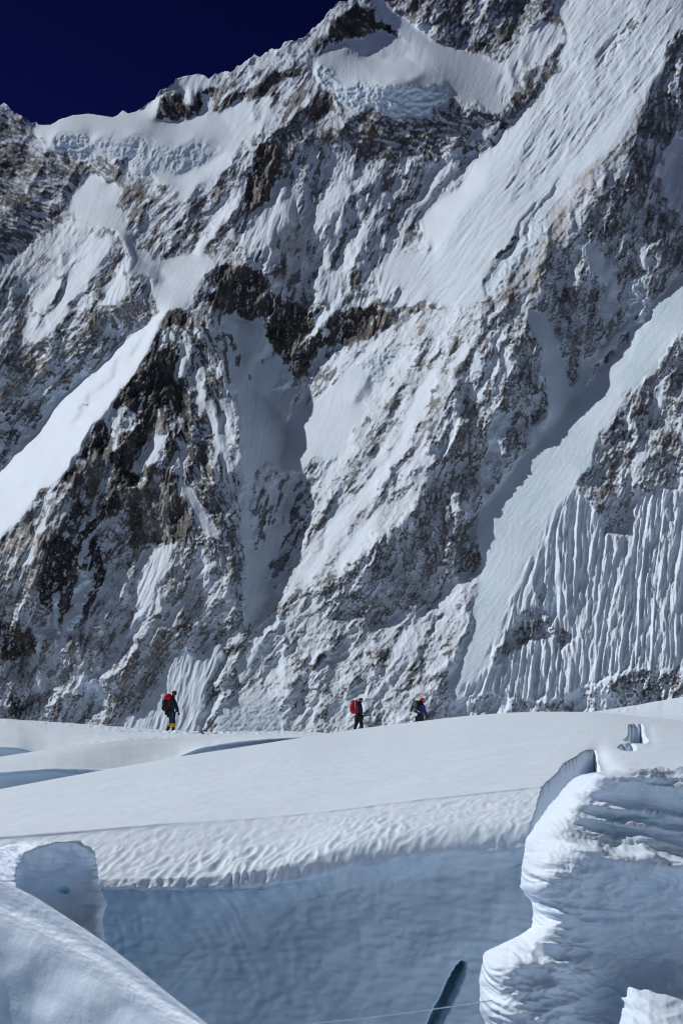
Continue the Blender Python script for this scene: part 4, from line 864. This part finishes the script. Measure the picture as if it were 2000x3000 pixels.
def foot_point(surf, px0, Y):
    PX, PY, P = SURF[surf]
    i = np.argmin((P[..., 1] - Y) ** 2 * 1.0 + ((P[..., 0] / P[..., 1]) - (px0 - 1000) / FPX / (CP)) ** 2 * 3e4 + np.where(P[..., 2] < -3, 1e3, 0))
    return P.reshape(-1, 3)[i]
def screen_foot(surf, px0, py0):
    PX, PY, P = SURF[surf]
    d = P @ np.array([0, CP, SP]); u = P @ np.array([0, -SP, CP])
    sx = 1000 + FPX * P[..., 0] / d; sy = 1500 - FPX * u / d
    i = np.argmin((sx - px0) ** 2 + (sy - py0) ** 2); return P.reshape(-1, 3)[i]
def at_arr(p): return Vector((float(p[0]), float(p[1]), float(p[2])))

def person(origin, s, J, mats, label, lean_y=0.0, face=1.0, headgear='beanie', gaiters=None):
    """J: joints in metres relative to the feet (x to the right, y away, z up)."""
    name = 'person'
    H = J['head']; 
    order = ['pelvis', 'chest', 'neck', 'chin', 'skull', 'lsh', 'lel', 'lwr', 'rsh', 'rel', 'rwr', 'lhip', 'lkn', 'lan', 'lto', 'rhip', 'rkn', 'ran', 'rto']
    J = dict(J)
    J.setdefault('chin', (H[0] + .015 * face, H[1], H[2] - .06)); J.setdefault('skull', (H[0], H[1], H[2] + .05))
    rad = dict(pelvis=(.13, .11), chest=(.15, .12), neck=(.06, .06), chin=(.075, .07), skull=(.09, .085), lsh=(.06,), lel=(.042,), lwr=(.03,), rsh=(.06,), rel=(.042,), rwr=(.03,), lhip=(.09,), lkn=(.058,), lan=(.042,), lto=(.035,), rhip=(.09,), rkn=(.058,), ran=(.042,), rto=(.035,))
    E = [('pelvis', 'chest'), ('chest', 'neck'), ('neck', 'chin'), ('chin', 'skull'), ('chest', 'lsh'), ('lsh', 'lel'), ('lel', 'lwr'), ('chest', 'rsh'), ('rsh', 'rel'), ('rel', 'rwr'), ('pelvis', 'lhip'), ('lhip', 'lkn'), ('lkn', 'lan'), ('lan', 'lto'), ('pelvis', 'rhip'), ('rhip', 'rkn'), ('rkn', 'ran'), ('ran', 'rto')]
    def js(names, k=1.0, add=0.0): return [tuple(J[n]) + (tuple((r * k + add) for r in rad[n])) for n in names]
    def ed(names): return [(names.index(a), names.index(b)) for a, b in E if a in names and b in names]
    body = skin(name, js(order, .92), ed(order), m_skin, None, label=label, category='person')
    body.location = origin
    up = ['pelvis', 'chest', 'lsh', 'lel', 'lwr', 'rsh', 'rel', 'rwr']
    jk = js(up, 1.18, .022); jk.append((*[(J['chest'][i] * .35 + J['neck'][i] * .65) for i in range(3)], .10, .10))
    jk.append((J['pelvis'][0], J['pelvis'][1], J['pelvis'][2] - .09, .17, .15))
    skin('jacket', jk, ed(up) + [(1, 8), (0, 9)], mats['jacket'], body)
    lo = ['pelvis', 'lhip', 'lkn', 'lan', 'rhip', 'rkn', 'ran']
    skin('trousers', js(lo, 1.3, .022), ed(lo), mats['trousers'], body)
    for sd in ('l', 'r'):
        an, to, kn = J[sd + 'an'], J[sd + 'to'], J[sd + 'kn']
        k2 = tuple(an[i] * .68 + kn[i] * .32 for i in range(3)); k3 = tuple(an[i] * .06 + kn[i] * .94 for i in range(3))
        if gaiters:
            skin('gaiter', [(*k2, .10), (*tuple((k2[i] + k3[i]) / 2 for i in range(3)), .108), (*k3, .112)], [(0, 1), (1, 2)], gaiters, body)
        bt = skin('boot', [(*k2, .066), (an[0], an[1], an[2] + .02, .068), (an[0], an[1], an[2] - .045, .058), (*to, .048)], [(0, 1), (1, 2), (2, 3)], m_boot, body, root=1)
        if gaiters:
            skin('sole', [(an[0] - .05, an[1], an[2] - .06, .03), (to[0], to[1], to[2] - .02, .028)], [(0, 1)], m_rubber, bt)
        # gloved hand: palm and five fingers
        w, el = Vector(J[sd + 'wr']), Vector(J[sd + 'el']); dr = (w - el).normalized(); sdv = dr.cross(Vector((1, 0, 0))).normalized()
        js_ = [(*(w), .034), (*(w + dr * .07), .04, .03)]; es = [(0, 1)]
        for q, (o_, ln) in enumerate(((-.03, .07), (-.01, .085), (.012, .08), (.032, .062))):
            b0 = w + dr * .10 + sdv * o_; b1 = b0 + dr * ln * .5 + Vector((-.012, 0, 0)); b2 = b0 + dr * ln + Vector((-.035, 0, 0))
            n = len(js_); js_ += [(*b0, .013), (*b1, .012), (*b2, .010)]; es += [(1, n), (n, n + 1), (n + 1, n + 2)]
        n = len(js_); t0 = w + dr * .045 + Vector((.035 * face, 0, 0)); t1 = t0 + dr * .05 + Vector((.015 * face, 0, 0)); js_ += [(*t0, .014), (*t1, .012)]; es += [(1, n), (n, n + 1)]
        skin('glove', js_, es, mats.get('glove', m_black), body, sub=1)
    hx, hy, hz = H
    fdir = Vector((face * .9, J.get('fy', -.2), 0)).normalized(); sd_ = Vector((-fdir.y, fdir.x, 0))
    hc = Vector(H)
    for e in (-1, 1):
        p = hc + fdir * .082 + sd_ * .032 * e + Vector((0, 0, .012)); blob('eye', p, (.012, .012, .009), m_black, body, seg=8, rings=6)
        p = hc + sd_ * .088 * e; blob('ear', p, (.018, .018, .03), m_skin, body, seg=8, rings=6)
    p = hc + fdir * .10 + Vector((0, 0, -.015)); blob('nose', p, (.016, .016, .024), m_skin, body, seg=8, rings=6)
    p = hc + fdir * .088 + Vector((0, 0, -.055)); blob('mouth', p, (.018, .02, .007), m_dred, body, seg=8, rings=6)
    blob('hair', hc + Vector((-.012 * face, 0, .005)), (.096, .094, .085), m_hair, body)
    blob('scarf', Vector(J['neck']) + Vector((0, 0, .03)), (.095, .09, .065), mats.get('scarf', m_black), body)
    return body

def hiker_one():
    f = screen_foot('ridge', 507, 2147.5); s = f[1] / FPX * 1.0
    O = at_arr(f)
    def q(px, py, y=0.0): return ((px - 507) * s, y, (2147.5 - py) * s)
    J = dict(pelvis=q(499, 2088), chest=q(503, 2056), neck=q(505, 2044), head=q(508.5, 2035.5),
             lsh=q(505, 2050, .17), lel=q(514, 2072, .24), lwr=q(519, 2088, .2),
             rsh=q(504, 2050, -.17), rel=q(514.5, 2073, -.25), rwr=q(521, 2089, -.24),
             lhip=q(499, 2092, .09), lkn=q(500, 2117, .1), lan=q(489, 2136, .1), lto=q(488, 2142.5, .1),
             rhip=q(501, 2092, -.09), rkn=q(509, 2116, -.1), ran=q(507, 2141, -.1), rto=q(520, 2145.2, -.12))
    b = person(O, s, J, dict(jacket=m_navy, trousers=m_navy), 'climber in dark navy with yellow gaiters striding right, leftmost of three', gaiters=m_yellow)
    h = J['head']; blob('hat', (h[0] - .01, h[1], h[2] + .075), (.118, .112, .072), m_dred, b)
    blob('goggles', (h[0] + .075, h[1], h[2] + .025), (.035, .09, .032), m_black, b)
    t = bpy.data.objects.new('backpack', None); COL.objects.link(t); t.location = O
    t['label'] = 'tall black backpack with a bulging red top on the leftmost climber'; t['category'] = 'backpack'
    c = q(486, 2067); blob('main_pack', (c[0], -.02, c[2]), (.19, .23, .30), m_black, t, sq=1.7)
    c = q(490, 2046.5); blob('top_bag', (c[0], -.02, c[2]), (.19, .22, .19), m_red, t, sq=1.25)
    c = q(495, 2062); blob('side_panel', (c[0], -.20, c[2]), (.06, .035, .17), m_dred, t, sq=1.5)
    c = q(477, 2076); blob('bottle_pocket', (c[0], -.1, c[2]), (.07, .07, .11), m_black, t, sq=1.4)
    c = q(473.5, 2074); blob('water_bottle', (c[0], -.1, c[2]), (.022, .03, .06), m_yellow, t)
    c = q(486, 2090); blob('hanging_pouch', (c[0], -.05, c[2]), (.07, .1, .10), m_black, t, sq=1.4)
    for e in (-1, 1):
        p0, p1, p2, p3 = q(493, 2047), q(503, 2045), q(510, 2056), q(500, 2072)
        tube('shoulder_strap', [(p[0], e * .12, p[2]) for p in (p0, p1, p2, p3)], .018, m_black, 6, t)
    tube('haul_loop', [(q(474, 2052)[0], 0, q(474, 2052)[2]), (q(475.5, 2040)[0], 0, q(475.5, 2040)[2])], .008, m_black, 6, t)
    # harness and its dangling gear
    hz = J['pelvis']; blob('harness', (hz[0], 0, hz[2] + .02), (.185, .19, .04), m_black, b)
    tube('sling', [(q(505, 2085)[0], -.19, q(505, 2085)[2]), (q(506, 2100)[0], -.2, q(506, 2100)[2]), (q(508, 2107)[0], -.2, q(508, 2107)[2])], .009, m_grey, 6, b)
    # hand line running back behind the climber
    e0 = Vector(q(482, 2098)) + O; pl = []
    e1 = at_arr(at(-30., 2122., f[1] + 5))
    for i in range(40):
        u = i / 39; p = e0.lerp(e1, u); p.z -= .35 * math.sin(math.pi * u) ; pl.append(p)
    tube('rope', pl, .006, m_rope, 6, None, label='thin rope trailing back to the left from the leftmost climber', category='rope')
hiker_one()

def hiker_two():
    Y = 70.0; f = at(1047., 2147., Y); s = Y / FPX; O = at_arr(f)
    def q(px, py, y=0.0): return ((px - 1047) * s, y, (2147 - py) * s)
    J = dict(pelvis=q(1050, 2100), chest=q(1051, 2072), neck=q(1054, 2062), head=q(1056.5, 2055.5), fy=.3,
             lsh=q(1055, 2066, .2), lel=q(1059, 2082, .26), lwr=q(1060, 2095, .2),
             rsh=q(1053, 2066, -.2), rel=q(1057, 2083, -.28), rwr=q(1060, 2096, -.22),
             lhip=q(1049, 2103, .1), lkn=q(1043, 2122, .12), lan=q(1038, 2141, .1), lto=q(1045, 2146, .1),
             rhip=q(1053, 2103, -.1), rkn=q(1058, 2120, -.1), ran=q(1060, 2140, -.1), rto=q(1068, 2145, -.12))
    b = person(O, s, J, dict(jacket=m_navy, trousers=m_black, scarf=m_indigo), 'climber in black with a striped hat and red backpack, middle of three')
    h = J['head']; blob('hat', (h[0], h[1], h[2] + .06), (.115, .11, .085), m_black, b); blob('hat_band', (h[0], h[1], h[2] + .03), (.119, .114, .022), m_white, b)
    hz = J['pelvis']; blob('harness', (hz[0], 0, hz[2] - .03), (.20, .19, .028), m_teal, b)
    t = bpy.data.objects.new('backpack', None); COL.objects.link(t); t.location = O
    t['label'] = 'bright red backpack with a white strap on the middle climber'; t['category'] = 'backpack'
    c = q(1038, 2075); blob('main_pack', (c[0], 0, c[2]), (.235, .24, .30), m_red, t, sq=1.35)
    c = q(1039, 2058.5); blob('lid', (c[0], 0, c[2]), (.19, .2, .10), m_red, t, sq=1.4)
    c = q(1029, 2075); blob('front_pocket', (c[0], 0, c[2]), (.08, .15, .19), m_red, t, sq=1.4)
    c = q(1044, 2076); blob('side_panel', (c[0], -.22, c[2]), (.10, .05, .22), m_red, t, sq=1.5)
    tube('strap', [(q(1040, 2050)[0], -.22, q(1040, 2050)[2]), (q(1039.5, 2064)[0], -.26, q(1039.5, 2064)[2]), (q(1039, 2079)[0], -.25, q(1039, 2079)[2])], .015, m_white, 6, t)
    tube('side_strap', [(q(1037, 2062)[0], -.24, q(1037, 2062)[2]), (q(1037, 2082)[0], -.24, q(1037, 2082)[2])], .016, m_black, 6, t)
    for e in (-1, 1):
        tube('shoulder_strap', [(p[0], e * .13, p[2]) for p in (q(1045, 2060), q(1053, 2061), q(1060, 2072), q(1052, 2088))], .018, m_black, 6, t)
hiker_two()

def hiker_three():
    Y = 68.0; f = at(1232., 2153., Y); s = Y / FPX; O = at_arr(f)
    def q(px, py, y=0.0): return ((px - 1232) * s, y, (2153 - py) * s)
    J = dict(pelvis=q(1229, 2103), chest=q(1233, 2072), neck=q(1235, 2061), head=q(1236.5, 2054.5), fy=.15,
             lsh=q(1238, 2067, .2), lel=q(1244, 2084, .2), lwr=q(1249, 2097, .1),
             rsh=q(1237, 2067, -.18), rel=q(1243.5, 2085, -.24), rwr=q(1248.5, 2098, -.22),
             lhip=q(1229, 2106, .1), lkn=q(1236, 2124, .1), lan=q(1233, 2146, .1), lto=q(1243, 2151, .1),
             rhip=q(1228, 2106, -.1), rkn=q(1227, 2127, -.1), ran=q(1222, 2146, -.1), rto=q(1231, 2151, -.12))
    b = person(O, s, J, dict(jacket=m_indigo, trousers=m_black, scarf=m_dred), 'climber in indigo jacket and orange helmet, hidden below the thighs by snow')
    h = J['head']; blob('helmet', (h[0], h[1], h[2] + .055), (.125, .115, .085), m_orange, b); blob('helmet_brim', (h[0] + .02, h[1], h[2] + .035), (.135, .115, .02), m_orange, b)
    hz = J['pelvis']; blob('harness', (hz[0], 0, hz[2]), (.20, .2, .05), m_black, b)
    t = bpy.data.objects.new('backpack', None); COL.objects.link(t); t.location = O
    t['label'] = 'dark backpack with pale grey front and foam pad on the orange-helmeted climber'; t['category'] = 'backpack'
    c = q(1222, 2072); blob('main_pack', (c[0], 0, c[2]), (.20, .2, .30), m_black, t, sq=1.5)
    c = q(1216, 2064); blob('front_pocket', (c[0], -.17, c[2]), (.09, .06, .14), m_grey, t, sq=1.5)
    c = q(1214, 2079); blob('lower_pocket', (c[0], -.17, c[2]), (.07, .06, .08), m_grey, t, sq=1.4)
    c = q(1209, 2070); o = blob('foam_pad', (0, 0, 0), (.065, .17, .30), m_char, t, sq=1.6); o.location = (c[0], 0, c[2]); o.rotation_euler = (0, math.radians(17), 0)
    c = q(1224, 2058); blob('lid', (c[0], 0, c[2]), (.19, .19, .07), m_black, t, sq=1.5)
    tube('strap', [(q(1221, 2083)[0], -.22, q(1221, 2083)[2]), (q(1229, 2088)[0], -.22, q(1229, 2088)[2])], .02, m_white, 6, t)
    for x in (1217.5, 1220.5):
        tube('compression_strap', [(q(x, 2056)[0], -.24, q(x, 2056)[2]), (q(x - 1, 2072)[0], -.25, q(x - 1, 2072)[2])], .008, m_black, 6, t)
    for e in (-1, 1):
        tube('shoulder_strap', [(p[0], e * .13, p[2]) for p in (q(1228, 2060), q(1236, 2063), q(1240, 2074), q(1233, 2090))], .018, m_black, 6, t)
hiker_three()
